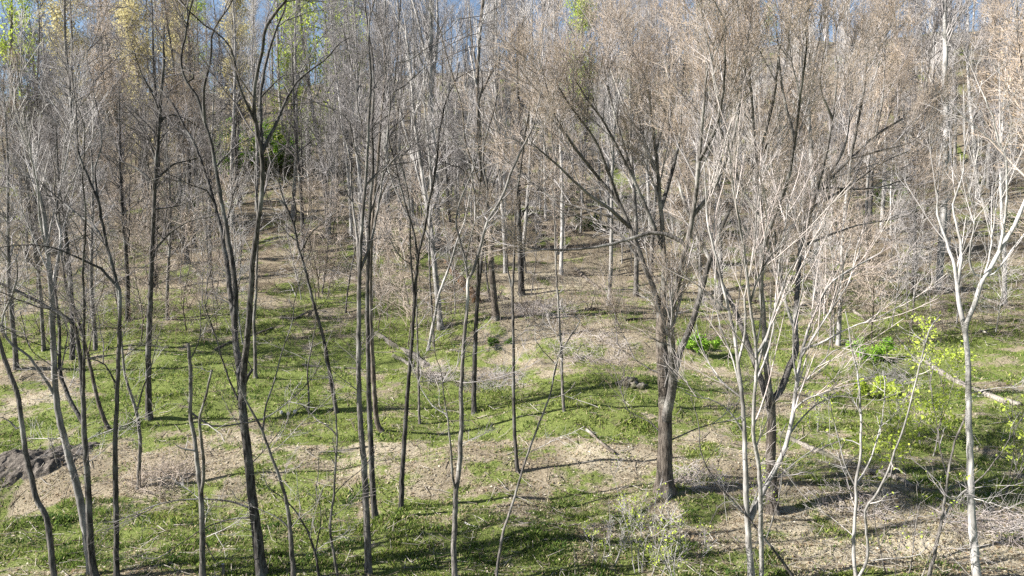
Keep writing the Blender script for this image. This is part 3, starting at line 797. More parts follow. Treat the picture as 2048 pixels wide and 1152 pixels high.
T('budding_tree', 'dark forked tree with a dense tan crown behind the pale many-stemmed tree', 'brown', 't_grey',
  [(30, 20, [(1546, 1026), (1543, 960), (1541, 900), (1543, 840), (1541, 800)]),
   (15, 5, [(1541, 800), (1534, 745), (1530, 690), (1526, 620), (1522, 560), (1524, 490), (1520, 400), (1510, 310), (1505, 220), (1498, 130)]),
   (17, 6, [(1544, 800), (1562, 780), (1576, 740), (1592, 700), (1590, 655), (1594, 590), (1600, 500), (1610, 430), (1650, 370), (1700, 318), (1750, 272), (1800, 240)]),
   (16, 6, [(1541, 815), (1522, 760), (1500, 700), (1480, 645), (1455, 590), (1425, 530), (1398, 475), (1370, 410), (1350, 340), (1330, 270)]),
   (11, 4, [(1524, 500), (1550, 430), (1575, 360), (1590, 280), (1600, 200), (1612, 110)]),
   (11, 4, [(1602, 490), (1625, 410), (1650, 320), (1665, 240), (1675, 150)]),
   (10, 4, [(1522, 440), (1480, 370), (1450, 290), (1430, 210)]),
   (10, 4, [(1615, 420), (1665, 392), (1715, 360), (1765, 325), (1810, 305)]),
   (9, 4, [(1700, 320), (1715, 250), (1728, 180), (1735, 110)]),
   (9, 4, [(1512, 320), (1535, 250), (1550, 180), (1558, 100)]),
   (9, 4, [(1650, 372), (1690, 290), (1700, 210), (1710, 140)]),
   (8, 3, [(1700, 318), (1765, 300), (1820, 285), (1850, 262)]),
   (8, 3, [(1650, 372), (1730, 378), (1800, 362), (1840, 340)]),
   (8, 3, [(1665, 240), (1640, 170), (1650, 90)]),
   (8, 3, [(1590, 280), (1565, 180), (1555, 80)]),
   (8, 3, [(1750, 272), (1765, 200), (1770, 130)]),
   (8, 3, [(1600, 500), (1660, 470), (1720, 450), (1780, 440)]),
   (9, 4, [(1592, 660), (1570, 600), (1560, 540), (1550, 470)]),
   (6, 2, [(1580, 730), (1610, 760), (1640, 745)])], 'maple', .97, .7, seed=24, leaf='b_tan', leaf_size=.012, leaf_n=.8, lt0=.35, k=.74, tw2='t_tan', bk2='grey', spread=.6)
T('many_stemmed_tree', 'pale smooth many-stemmed tree with upswept pinkish shoots, front right', 'pale', 't_pink',
  [(17, 4, [(1503, 1165), (1496, 1060), (1492, 980), (1490, 900), (1488, 850), (1484, 785), (1476, 730), (1470, 680), (1462, 640), (1454, 605), (1445, 570), (1437, 530), (1425, 490), (1415, 440), (1412, 390)]),
   (13, 4, [(1522, 1165), (1522, 1060), (1520, 980), (1516, 920), (1508, 880), (1507, 830), (1511, 770), (1514, 720), (1508, 660), (1500, 610), (1495, 560), (1489, 510), (1480, 455), (1470, 400), (1462, 340), (1456, 290)]),
   (15, 4, [(1502, 1050), (1530, 975), (1558, 925), (1574, 880), (1585, 830), (1591, 780), (1602, 715), (1616, 660), (1640, 600), (1662, 566), (1700, 540), (1750, 512)]),
   (7, 2, [(1604, 706), (1650, 682), (1698, 656), (1745, 640), (1800, 612)]),
   (7, 2, [(1476, 730), (1488, 680), (1492, 630), (1490, 590), (1505, 520), (1513, 440), (1515, 390), (1528, 330)]),
   (7, 2, [(1512, 750), (1525, 700), (1545, 640), (1560, 590), (1580, 540), (1610, 500), (1640, 470)]),
   (7, 2, [(1514, 715), (1535, 670), (1550, 620), (1558, 590), (1590, 550), (1622, 520)]),
   (6, 2, [(1586, 825), (1610, 800), (1650, 785), (1700, 770)]),
   (6, 2, [(1600, 720), (1618, 690), (1640, 655), (1662, 620), (1680, 570), (1690, 520)]),
   (5, 2, [(1485, 800), (1440, 760), (1415, 720), (1400, 680)]),
   (5, 2, [(1460, 630), (1435, 605), (1415, 585), (1380, 560)]),
   (5, 2, [(1500, 610), (1515, 560), (1535, 520), (1560, 490)]),
   (5, 2, [(1484, 790), (1466, 720), (1440, 650), (1430, 590), (1432, 520)]),
   (5, 2, [(1512, 770), (1530, 720), (1546, 660), (1552, 590), (1560, 510), (1572, 440)]),
   (5, 2, [(1514, 700), (1522, 640), (1524, 560), (1530, 480), (1534, 410)]),
   (5, 2, [(1592, 770), (1586, 700), (1590, 640), (1604, 580), (1612, 500)]),
   (5, 2, [(1602, 715), (1640, 650), (1676, 600), (1700, 560), (1712, 500)]),
   (5, 2, [(1575, 880), (1610, 830), (1650, 800), (1690, 790)]),
   (5, 2, [(1591, 780), (1640, 730), (1672, 700), (1720, 690)]),
   (5, 2, [(1488, 860), (1456, 820), (1425, 800), (1400, 795)])], 'whip', .7, .5, seed=25, k=.6, lt0=.2)
T('forked_tree', 'white-barked tree forking into a wide V at the right edge', 'white', 't_pale',
  [(20, 8, [(1954, 1165), (1946, 1060), (1942, 1000), (1940, 920), (1938, 840), (1937, 760), (1934, 700), (1931, 655), (1945, 620), (1955, 588), (1966, 558), (1986, 528), (2001, 498), (2022, 465), (2040, 425), (2060, 380)]),
   (12, 5, [(1931, 657), (1921, 620), (1915, 580), (1911, 540), (1898, 500), (1888, 470), (1875, 430)]),
   (8, 3, [(1916, 575), (1924, 520), (1918, 470), (1906, 420), (1912, 390), (1925, 350), (1930, 290)]),
   (7, 3, [(2001, 498), (2010, 440), (2014, 380), (2012, 320), (1998, 285), (1990, 250)]),
   (6, 2, [(1957, 585), (1975, 530), (1985, 470), (1990, 430), (1996, 380)]),
   (6, 2, [(1945, 500 + 45), (1940, 500), (1950, 440), (1945, 410)]),
   (5, 2, [(1968, 556), (1990, 545), (2020, 505), (2048, 470)])], 'whip', .8, .8, seed=26, k=.55)
T('sapling', 'whitish pair of slim stems forking at knee height, bottom right', 'pale', 't_pale',
  [(10, 4, [(1712, 1165), (1707, 1100), (1710, 1040), (1713, 1000), (1710, 970), (1720, 920), (1722, 860), (1720, 800), (1715, 745), (1700, 690)]),
   (8, 3, [(1722, 1165), (1735, 1118), (1733, 1060), (1731, 1020), (1755, 985), (1776, 940), (1790, 900), (1810, 850), (1832, 760), (1856, 670)]),
   (5, 2, [(1712, 975), (1740, 920), (1756, 870), (1766, 830), (1770, 770)]),
   (3, 2, [(1735, 1120), (1770, 1118), (1805, 1115), (1830, 1112)]),
   (4, 2, [(1712, 975), (1690, 930), (1680, 890), (1665, 830)])], 'sparse', .5, .6, seed=27, k=1.4, leaf='l_lime', leaf_size=.03, leaf_n=.35)
T('sapling', 'grey sapling leaning right against the white forked tree', 'grey', 't_grey',
  [(10, 4, [(1856, 1165), (1868, 1112), (1878, 1070), (1885, 1030), (1892, 985), (1896, 945), (1902, 915), (1912, 875), (1928, 840)]),
   (5, 2, [(1885, 1035), (1910, 1000), (1950, 965), (1985, 930), (2030, 860)]),
   (4, 2, [(1896, 945), (1880, 900), (1875, 850), (1865, 800)])], 'sparse', .4, 1.0, seed=28, k=1.6, leaf='l_lime', leaf_size=.03, leaf_n=.4)
T('sapling', 'dark sapling bent left across the foot of the pale many-stemmed tree', 'dark', 't_dark',
  [(8, 3, [(1594, 1165), (1556, 1110), (1530, 1080), (1500, 1040), (1462, 1000), (1432, 962), (1404, 912), (1398, 860)]),
   (4, 2, [(1530, 1078), (1548, 1030), (1560, 985), (1565, 930), (1560, 880)]),
   (3, 2, [(1462, 1000), (1440, 1010), (1420, 1050)])], 'sparse', .4, .6, seed=29, k=1.6)
T('bare_tree', 'dark trunk leaning left on the mid slope, footed by three white stones', 'dark', 't_dark',
  [(10, 5, [(673, 824), (665, 780), (657, 730), (650, 690), (640, 650), (628, 610), (618, 570), (608, 530), (598, 500), (592, 470), (584, 440), (570, 408)]),
   (5, 2, [(588, 455), (592, 420), (585, 385), (592, 340)]),
   (5, 2, [(574, 415), (555, 398), (535, 402)]),
   (4, 2, [(600, 505), (620, 470), (640, 450), (665, 430)])], 'walnut', .6, 1.2, seed=31, k=.8)
T('bare_tree', 'pale-topped tree with a dark flared foot above the brown bank', 'brown', 't_pale',
  [(17, 7, [(992, 636), (987, 585), (982, 530), (982, 480), (978, 440), (970, 390), (962, 330), (958, 260), (955, 170), (958, 90), (966, 0)]),
   (6, 2, [(958, 200), (975, 160), (1000, 120), (1025, 70), (1050, 40)]),
   (6, 2, [(960, 190), (985, 140), (1010, 100), (1040, 60)]),
   (6, 2, [(956, 150), (945, 90), (940, 40), (935, -10)]),
   (6, 2, [(970, 400), (950, 340), (930, 280), (925, 220), (905, 150), (890, 100), (880, 60), (860, 20)])], 'whip', .6, 1.5, seed=32, k=.5)
T('bare_tree', 'pale tree splitting into a fan of stems on the mid slope at centre', 'pale', 't_pale',
  [(15, 6, [(881, 658), (876, 600), (870, 540), (866, 500), (860, 440), (852, 395), (845, 350), (836, 290), (828, 230), (822, 150), (812, 70)]),
   (7, 3, [(858, 430), (842, 370), (822, 300), (806, 245), (795, 200), (780, 130)]),
   (7, 3, [(860, 440), (862, 370), (858, 300), (850, 220), (848, 140)]),
   (6, 3, [(868, 500), (850, 460), (820, 440), (800, 400), (780, 350), (770, 300)]),
   (6, 2, [(850, 390), (866, 330), (885, 270), (895, 210), (900, 140)])], 'whip', .6, 1.5, seed=33, k=.5)
T('bare_tree', 'nearly black straight trunk on the litter slope right of centre', 'dark', 't_dark',
  [(15, 7, [(1043, 590), (1041, 520), (1038, 450), (1037, 390), (1036, 350), (1038, 290), (1038, 220), (1034, 160), (1036, 90)]),
   (7, 2, [(1037, 375), (1052, 368), (1075, 365), (1110, 350)]),
   (6, 2, [(1037, 300), (1055, 250), (1062, 200), (1085, 150)])], 'walnut', .55, 1.5, seed=34, k=.8)
T('sapling', 'pale stem slanting right in front of the rotten leaning trunk', 'pale', 't_pale',
  [(8, 4, [(856, 700), (868, 640), (878, 590), (888, 562), (900, 530), (915, 480), (930, 440), (938, 400)])], 'sparse', .5, 1.5, seed=35)
T('bare_tree', 'grey trunk seen between the stems of the three-stemmed dark tree', 'grey', 't_grey',
  [(9, 4, [(511, 756), (510, 690), (508, 640), (512, 590), (514, 520), (516, 450), (512, 390)])], 'plain', .4, 2.0, seed=36)
T('sapling', 'very thin stem left of the leaning dark trunk', 'grey', 't_grey',
  [(5, 2, [(618, 828), (617, 780), (615, 740), (624, 690), (632, 640), (630, 580)])], 'sparse', .4, 1.0, seed=37)

# ------------------------------------------------------------------ wood on the hill: a few kinds of tree, copied one by one
def make_kind(seed, h, r, crown0, nb, bl, ang, up, wig, bk, tw, leaf=None, leaf_size=0.06, leaf_keep=1.0, n2=7, n3=5, lean=0.02, low=3, rmin=0.009, fork=0, leaf_rep=2):
    rg = np.random.default_rng(seed)
    K = 40
    t = np.linspace(0, 1, K)
    P = np.zeros((K, 3)); P[:, 2] = t * h - 0.4 * (t == 0)
    P[:, 0] = np.cumsum(rg.normal(size=K)) * lean * 0.35 + rg.normal() * lean * h * t + 0.12 * np.sin(t * 7 + seed)
    P[:, 1] = np.cumsum(rg.normal(size=K)) * lean * 0.35 + rg.normal() * lean * h * t + 0.12 * np.cos(t * 6 + seed)
    P[:, :2] -= P[0, :2]
    R = r * (1 - 0.9 * t) ** 0.8
    V0, Q0 = trunk_tube(P, R, 8, rg, True, 0.04)
    parts = [(V0, Q0)]
    PP, RR = P[None], R[None]
    if fork:
        p1, r1 = spawn(PP, RR, fork, crown0 * 0.8, crown0 * 1.25, (12, 30), (h * .35, h * .5), 14, 0.25, 0.07, 0.75, 0.03, rg, shrink=0.2, rend=0.15)
        parts.append(tubes(p1, r1, 6))
    V, Q = join(parts)
    trunk = mesh_np('trunk', V, Q, mat=bk)
    p1l = spawn(PP, RR, nb, crown0, 0.99, ang, bl, 8, up, wig, 0.45, 0.022, rg, shrink=0.65)
    if fork:
        Pa, Ra = resample(P, R, 14); 
        q = spawn(p1, r1, max(3, nb // (2 * fork)), 0.2, 0.98, ang, (bl[0] * .6, bl[1] * .7), 8, up, wig, 0.45, 0.02, rg, shrink=0.5)
        p1l = (np.concatenate([p1l[0], q[0]]), np.concatenate([p1l[1], q[1]]))
    if low:
        q = spawn(PP, RR, low, 0.15, crown0, (50, 85), (0.5, 1.4), 8, 0.05, 0.15, 0.2, 0.012, rg)
        p1l = (np.concatenate([p1l[0], q[0]]), np.concatenate([p1l[1], q[1]]))
    l2 = spawn(*p1l, n2, 0.2, 1.0, (25, 60), (0.7, 2.0), 5, up * .7, wig * .6, 0.5, rmin * 1.2, rg)
    l3 = spawn(*l2, n3, 0.15, 1.0, (25, 60), (0.35, 1.1), 3, up * .5, wig * .6, 0.6, rmin, rg)
    V, Q = join([tubes(*p1l, 4), tubes(*l2, 3), tubes(*l3, 3)])
    crown = mesh_np('crown', V, Q, mat=tw)
    lm = None
    if leaf:
        C = np.concatenate([l3[0][:, 1:].reshape(-1, 3), l2[0][:, 2:].reshape(-1, 3)])
        C = C[rg.random(len(C)) < leaf_keep]
        C = np.concatenate([C + rg.normal(size=C.shape) * leaf_size * 1.8 for _ in range(leaf_rep)])
        V, Q = quads_at(C, leaf_size, rg)
        lm = mesh_np('leaves', V, Q, mat=leaf, smooth=False)
    return dict(trunk=trunk, crown=crown, leaf=lm, h=h, r=r, lname='buds' if leaf and leaf.startswith('b_') else 'leaves')

KIND = {
    'pale0': make_kind(201, 18, .14, .42, 34, (1.2, 3.2), (22, 48), .25, .09, 'pale', 't_pale', n2=6, n3=3),
    'pale1': make_kind(202, 16, .12, .48, 30, (1.0, 2.6), (20, 45), .28, .08, 'white', 't_grey', n2=6, n3=3, low=5),
    'pale2': make_kind(203, 20, .16, .38, 30, (1.6, 4.0), (22, 50), .22, .10, 'pale', 't_grey', n2=6, n3=3, fork=2),
    'grey0': make_kind(204, 17, .15, .35, 36, (1.2, 3.4), (30, 62), .14, .14, 'grey', 't_grey', n2=6, n3=3, low=6),
    'grey1': make_kind(205, 15, .13, .30, 34, (1.2, 3.2), (30, 62), .14, .12, 'grey', 't_dark', n2=6, n3=3, fork=2),
    'dark0': make_kind(206, 15, .16, .34, 30, (1.3, 3.6), (32, 65), .10, .18, 'dark', 't_dark', n2=6, n3=3, fork=1, low=5),
    'tan0': make_kind(207, 16, .15, .30, 38, (1.3, 3.4), (25, 58), .18, .12, 'grey', 't_tan', leaf='b_tan', leaf_size=.035, leaf_keep=.5, n2=7, n3=4, fork=1),
    'yellow0': make_kind(208, 17, .14, .30, 34, (1.2, 3.0), (25, 55), .2, .10, 'grey', 't_tan', leaf='b_yellow', leaf_size=.075, leaf_keep=1.0, leaf_rep=5, n2=6, n3=3),
    'lime0': make_kind(209, 15, .12, .30, 26, (1.0, 2.4), (25, 60), .15, .12, 'grey', 't_grey', leaf='l_lime', leaf_size=.085, leaf_keep=.7, leaf_rep=4, n2=6, n3=3),
    'green0': make_kind(210, 6, .06, .12, 30, (.8, 2.0), (35, 75), .05, .15, 'grey', 't_grey', leaf='l_green', leaf_size=.08, leaf_keep=.5, n2=6, n3=3),
    'thin0': make_kind(211, 9, .045, .30, 18, (.5, 1.4), (25, 55), .2, .12, 'grey', 't_grey', n2=4, n3=3, rmin=.009),
    'thin1': make_kind(212, 7, .035, .22, 16, (.5, 1.3), (30, 65), .12, .16, 'pale', 't_pale', n2=4, n3=3, rmin=.009),
    'thin2': make_kind(213, 5, .03, .15, 18, (.5, 1.4), (30, 60), .1, .18, 'brown', 't_tan', n2=5, n3=3, rmin=.008),
}

def place(kind, p, s, rz, name, label, group=None, cat='tree', tilt=(0, 0)):
    kd = KIND[kind]
    root = empty(name, p, label, cat, group)
    root.rotation_euler = (tilt[0], tilt[1], rz)
    root.scale = (s, s, s)
    link('trunk', kd['trunk'], root)
    c = link('crown', kd['crown'], root)
    if kd['leaf'] is not None: link(kd['lname'], kd['leaf'], c)['kind'] = 'stuff'
    return root

# single trees one can point at: (kind, base x, y, width px, label)
MID = [
    ('pale0', 1217, 612, 9, 'pale pole standing at the end of the long shadow, right of centre'),
    ('grey0', 1272, 592, 10, 'grey pole just right of the pale pole by the long shadow'),
    ('pale0', 1632, 602, 12, 'pale straight trunk seen between the budding crown stems at right'),
    ('pale1', 1676, 690, 9, 'slim white pole right of the many-stemmed tree'),
    ('pale1', 1877, 578, 14, 'left one of the two tall white poles at right'),
    ('pale1', 1894, 505, 12, 'right one of the two tall white poles at right'),
    ('pale1', 1955, 400, 8, 'thin white pole just right of the two tall white poles'),
    ('grey1', 1825, 585, 9, 'low grey tree left of the two tall white poles'),
    ('pale1', 1763, 462, 8, 'lone thin white pole above the budding crown, right'),
    ('grey0', 1794, 300, 11, 'thick far trunk with a stubby fork near the top right'),
    ('pale2', 876, 492, 13, 'thick pale trunk behind the fan of stems at centre'),
    ('grey0', 33, 738, 10, 'grey trunk at the left edge behind a bright grass patch'),
    ('grey1', 88, 700, 7, 'slim grey trunk just left of the pale forked tree'),
    ('dark0', 145, 720, 10, 'dark trunk right of the pale forked tree, further up'),
    ('grey0', 192, 700, 7, 'slim trunk behind the straight dark one near the left'),
    ('dark0', 256, 640, 10, 'dark trunk left of the wide-crowned dark tree, further up'),
    ('grey1', 335, 640, 7, 'slim grey trunk right of the wide-crowned dark tree'),
    ('pale1', 898, 430, 6, 'pale slender pole on the slope above the rotten leaning trunk'),
    ('pale0', 1114, 505, 7, 'pale pole on the litter slope left of the budding crown'),
    ('pale1', 1091, 440, 6, 'white thin pole on the litter slope near the black trunk'),
    ('pale1', 1012, 500, 6, 'white thin pole left of the black trunk'),
    ('pale0', 585, 440, 8, 'pale pole above the leaning dark trunk'),
    ('pale0', 672, 400, 7, 'pale pole left of the three close trunks, further up the slope'),
    ('dark0', 606, 500, 9, 'dark upright stump-like trunk above the leaning dark tree'),
    ('pale2', 780, 500, 10, 'pale forked trunk behind the mottled dark trunk'),
    ('pale2', 727, 510, 9, 'pale trunk hidden behind the three close trunks'),
    ('grey0', 1440, 620, 10, 'grey trunk under the budding crown between its two dark trees'),
    ('pale0', 1402, 590, 9, 'pale trunk under the middle of the budding crown'),
    ('pale0', 1735, 560, 7, 'pale pole at the right rim of the budding crown'),
    ('pale1', 2010, 610, 8, 'white pole behind the right arm of the white forked tree'),
    ('tan0', 2075, 700, 18, 'tan budding tree leaning into the right edge'),
    ('yellow0', 290, 400, 8, 'yellow flowering tree left of the three-stemmed dark crown'),
    ('yellow0', 385, 410, 8, 'yellow flowering tree behind the three-stemmed dark crown'),
    ('yellow0', 470, 390, 7, 'yellow flowering tree right of the other two, behind the dark fork'),
    ('lime0', 565, 360, 6, 'green-leafed tree behind the right fork of the dark tree'),
    ('lime0', 655, 390, 9, 'lime-leafed tree rising to the top edge left of centre'),
    ('lime0', 700, 340, 7, 'second lime-leafed tree right of the tall lime one'),
    ('yellow0', 160, 390, 8, 'yellow flowering tree in the upper left corner'),
    ('lime0', 30, 320, 8, 'lime-leafed tree at the top left edge'),
]
rg = np.random.default_rng(77)
taken = []
for i, (kd, px, py, w, lab) in enumerate(MID):
    p = G(px, py)
    s = (w * 0.5 / F * p[1]) / KIND[kd]['r']
    s = float(np.clip(s, 0.55, 1.7))
    p[2] -= 0.05
    nm = {'y': 'flowering_tree', 'l': 'leafing_tree', 't': 'budding_tree'}.get(kd[0], 'bare_tree')
    place(kd, p, s, rg.random() * 6.28, nm, lab, tilt=(rg.normal() * .02, rg.normal() * .03))
    taken.append((p[0], p[1]))

# the rest of the wood
_o = 'second third fourth fifth sixth seventh eighth ninth tenth eleventh twelfth thirteenth fourteenth fifteenth sixteenth seventeenth eighteenth nineteenth twentieth'.split()
ORD = ['leftmost'] + [w_ + ' from left' for w_ in _o] + ['twenty-' + w_ + ' from left' for w_ in ['first'] + _o[:8]]
ZONE = [(34, 52, 'on the middle slope'), (52, 76, 'on the upper slope'), (76, 130, 'along the ridge top')]
SECT = [(-1e9, 260, 'behind the far-left dark stems'), (260, 620, 'behind the three-stemmed dark tree'), (620, 860, 'behind the three close trunks'),
        (860, 1100, 'behind the trees at centre'), (1100, 1420, "behind the tan crown's left"), (1420, 1760, "behind the tan crown's right"), (1760, 1e9, 'behind the white forked tree')]
LOOK = {'p': ('pale slender bare tree', 'bare_tree'), 'g': ('grey bare tree', 'bare_tree'), 'd': ('dark bare tree', 'bare_tree'), 't': ('tan budding tree', 'budding_tree'),
        'y': ('yellow flowering tree', 'flowering_tree'), 'l': ('lime-leafed tree', 'leafing_tree'), 'th': ('thin bare sapling', 'sapling')}

def where(p):
    u, v = pix(*p)
    z = next((n for a, b_, n in ZONE if a <= p[1] < b_), 'on the lower slope')
    s = next(n for a, b_, n in SECT if a <= u < b_)
    return u, z, s

cnt = 0; tries = 0
QUEUE = []
while cnt < 285 and tries < 20000:
    tries += 1
    yy = 36 + 78 * rg.random() ** 0.75
    xx = (rg.random() * 2 - 1) * (yy * 0.76 + 3)
    sp_ = 2.3 + 0.012 * yy
    if yy > 82 and rg.random() < .4: continue
    if any((xx - a) ** 2 + (yy - b_) ** 2 < sp_ ** 2 for a, b_ in taken): continue
    p = np.array([xx, yy, float(height(xx, yy)) - 0.05])
    u, z, s = where(p)
    if 425 < u < 610 and yy < 68 and rg.random() < .75: continue
    wgt = {'pale0': 3, 'pale1': 3, 'pale2': 1.5, 'grey0': 2, 'grey1': 1.5, 'dark0': .6, 'tan0': .4, 'lime0': .12}
    if u < 700: wgt.update({'grey0': 4, 'grey1': 3, 'dark0': 1.6, 'pale0': 1.2, 'pale1': 1.0, 'lime0': .3})
    if u > 1150: wgt.update({'tan0': 1.3, 'grey0': 1.2})
    if yy > 76: wgt['tan0'] = .3
    if yy < 50 and 900 < u < 1350: wgt.update({'dark0': .2, 'grey1': .4, 'tan0': 0})
    ks = list(wgt); pr = np.array([wgt[k_] for k_ in ks]); kd = ks[rg.choice(len(ks), p=pr / pr.sum())]
    look, nm = LOOK[kd[0]]
    lab = f'{look} {z}, {s}'
    QUEUE.append((kd, p, float(rg.uniform(.72, 1.12)), rg.random() * 6.28, nm, lab, 'tree', (rg.normal() * .025, rg.normal() * .03), u))
    taken.append((xx, yy)); cnt += 1

cnt = 0
while cnt < 250:
    yy = 27 + 50 * rg.random() ** 1.1
    xx = (rg.random() * 2 - 1) * (yy * 0.75 + 1)
    p = np.array([xx, yy, float(height(xx, yy)) - 0.03])
    u, z, s = where(p)
    if yy < 33 and 1080 < u < 1300: continue
    if 425 < u < 610 and 36 < yy < 64 and rg.random() < .6: continue
    kd = ['thin0', 'thin1', 'thin2'][rg.integers(0, 3)]
    lab = {'thin0': 'thin grey sapling', 'thin1': 'thin pale sapling', 'thin2': 'low brown brushy sapling'}[kd] + f' {z}, {s}'
    QUEUE.append((kd, p, float(rg.uniform(.55, 1.15)), rg.random() * 6.28, 'sapling', lab, 'sapling', (rg.normal() * .07, rg.normal() * .08), u))
    cnt += 1
fam = {}
for q in QUEUE: fam.setdefault(q[5], []).append(q)
for lab, qs in fam.items():
    qs.sort(key=lambda q: q[8])
    for i, q in enumerate(qs):
        l_ = lab if len(qs) == 1 else (('rightmost ' if i == len(qs) - 1 else ORD[min(i, 28)] + ' ') + lab)
        place(q[0], q[1], q[2], q[3], q[4], l_, group=lab, cat=q[6], tilt=q[7])

# the mass of far trees too many to count: one object that repeats the wood's trees behind them
rg = np.random.default_rng(321)
n = 250
fy = 42 + 40 * rg.random(n) ** .8
fx = (rg.random(n) * 2 - 1) * (fy * .77 + 3)
k_ = np.array([not (425 < pix(a_, b_, 8.)[0] < 610 and b_ < 68) for a_, b_ in zip(fx, fy)])
fx, fy = fx[k_], fy[k_]
me = bpy.data.meshes.new('far_wood'); me.vertices.add(len(fx))
me.vertices.foreach_set('co', np.stack([fx, fy, height(fx, fy) - .05], 1).astype(np.float32).ravel())
fw = tag(link('far_wood', me), 'dense mass of slender bare trees filling the upper slope and ridge', 'woodland', kind='stuff')
ng = bpy.data.node_groups.new('far_wood', 'GeometryNodeTree')
ng.interface.new_socket('Geometry', in_out='INPUT', socket_type='NodeSocketGeometry')
ng.interface.new_socket('Geometry', in_out='OUTPUT', socket_type='NodeSocketGeometry')
gi = ng.nodes.new('NodeGroupInput'); go = ng.nodes.new('NodeGroupOutput'); jg = ng.nodes.new('GeometryNodeJoinGeometry')
src = {}
for o_ in COL.objects:
    if o_.type == 'MESH' and o_.parent is not None:
        for kn in ('pale0', 'pale1', 'grey0', 'pale2'):
            if o_.data == KIND[kn]['trunk']: src.setdefault((kn, 't'), o_)
            if o_.data == KIND[kn]['crown']: src.setdefault((kn, 'c'), o_)
idx_ = ng.nodes.new('GeometryNodeInputIndex')
for q_, kn in enumerate(('pale0', 'pale1', 'grey0', 'pale2')):
    md = ng.nodes.new('FunctionNodeCompare'); md.data_type = 'INT'; md.operation = 'EQUAL'
    mo = ng.nodes.new('ShaderNodeMath'); mo.operation = 'MODULO'; mo.inputs[1].default_value = 4
    ng.links.new(idx_.outputs[0], mo.inputs[0]); ng.links.new(mo.outputs[0], md.inputs[2]); md.inputs[3].default_value = q_
    jn = ng.nodes.new('GeometryNodeJoinGeometry')
    for w_ in 'tc':
        ob = ng.nodes.new('GeometryNodeObjectInfo'); ob.transform_space = 'ORIGINAL'; ob.inputs[0].default_value = src[(kn, w_)]
        ng.links.new(ob.outputs['Geometry'], jn.inputs[0])
    ip = ng.nodes.new('GeometryNodeInstanceOnPoints')
    rv = ng.nodes.new('FunctionNodeRandomValue'); rv.data_type = 'FLOAT_VECTOR'
    rv.inputs[0].default_value = (-.04, -.04, 0); rv.inputs[1].default_value = (.04, .04, 6.28); rv.inputs['Seed'].default_value = 3 + q_
    sv = ng.nodes.new('FunctionNodeRandomValue'); sv.data_type = 'FLOAT'
    sv.inputs[2].default_value = .35; sv.inputs[3].default_value = .66; sv.inputs['Seed'].default_value = 9 + q_
    ng.links.new(gi.outputs[0], ip.inputs['Points']); ng.links.new(md.outputs[0], ip.inputs['Selection']); ng.links.new(jn.outputs[0], ip.inputs['Instance'])
    ng.links.new(rv.outputs[0], ip.inputs['Rotation']); ng.links.new(sv.outputs[1], ip.inputs['Scale'])
    ng.links.new(ip.outputs[0], jg.inputs[0])
ng.links.new(jg.outputs[0], go.inputs[0])
fw.modifiers.new('trees', 'NODES').node_group = ng

# dead undergrowth over the upper slope
rg = np.random.default_rng(90)
n = 15000
y = 27 + 70 * rg.random(n) ** 1.15
x = (rg.random(n) * 2 - 1) * (y * 0.76 + 1)
dens = fbm(x * 0.22, y * 0.22, 81, 3) + 0.5
k_ = rg.random(n) < np.clip(dens * 1.1, .15, 1); x, y = x[k_], y[k_]; n = len(x)
z = height(x, y)
P = np.empty((n, 4, 3)); P[:, 0] = np.stack([x, y, z - .03], 1)
d = nrm(np.c_[rg.normal(size=(n, 2)) * .45, np.ones(n)]); Ls = rg.uniform(.4, 1.9, n)[:, None]
for k_ in range(1, 4):
    d = nrm(d + rg.normal(size=(n, 3)) * .22); P[:, k_] = P[:, k_ - 1] + d * Ls / 3
R = (rg.uniform(.005, .010, n) * (0.5 + y / 45))[:, None] * np.array([1, .85, .7, .4])
P2, R2 = spawn(P, R, 3, .25, 1, (25, 70), (.25, .8), 3, .05, .2, .7, .006, rg)
V1, Q1 = tubes(P, R, 3); V2, Q2 = tubes(P2, R2, 3)
pal = np.array([[.32, .28, .24], [.22, .18, .15], [.40, .365, .33], [.28, .215, .165]])
ci = rg.integers(0, 4, n)
V, Q = join([(V1, Q1), (V2, Q2)])
me = mesh_np('undergrowth', V, Q, mat='attr', col=np.concatenate([np.repeat(pal[ci], 12, 0), np.repeat(pal[np.repeat(ci, 3)], 9, 0)]))
tag(link('undergrowth', me), 'leafless brown undergrowth covering the middle and upper slope', 'undergrowth', kind='stuff')

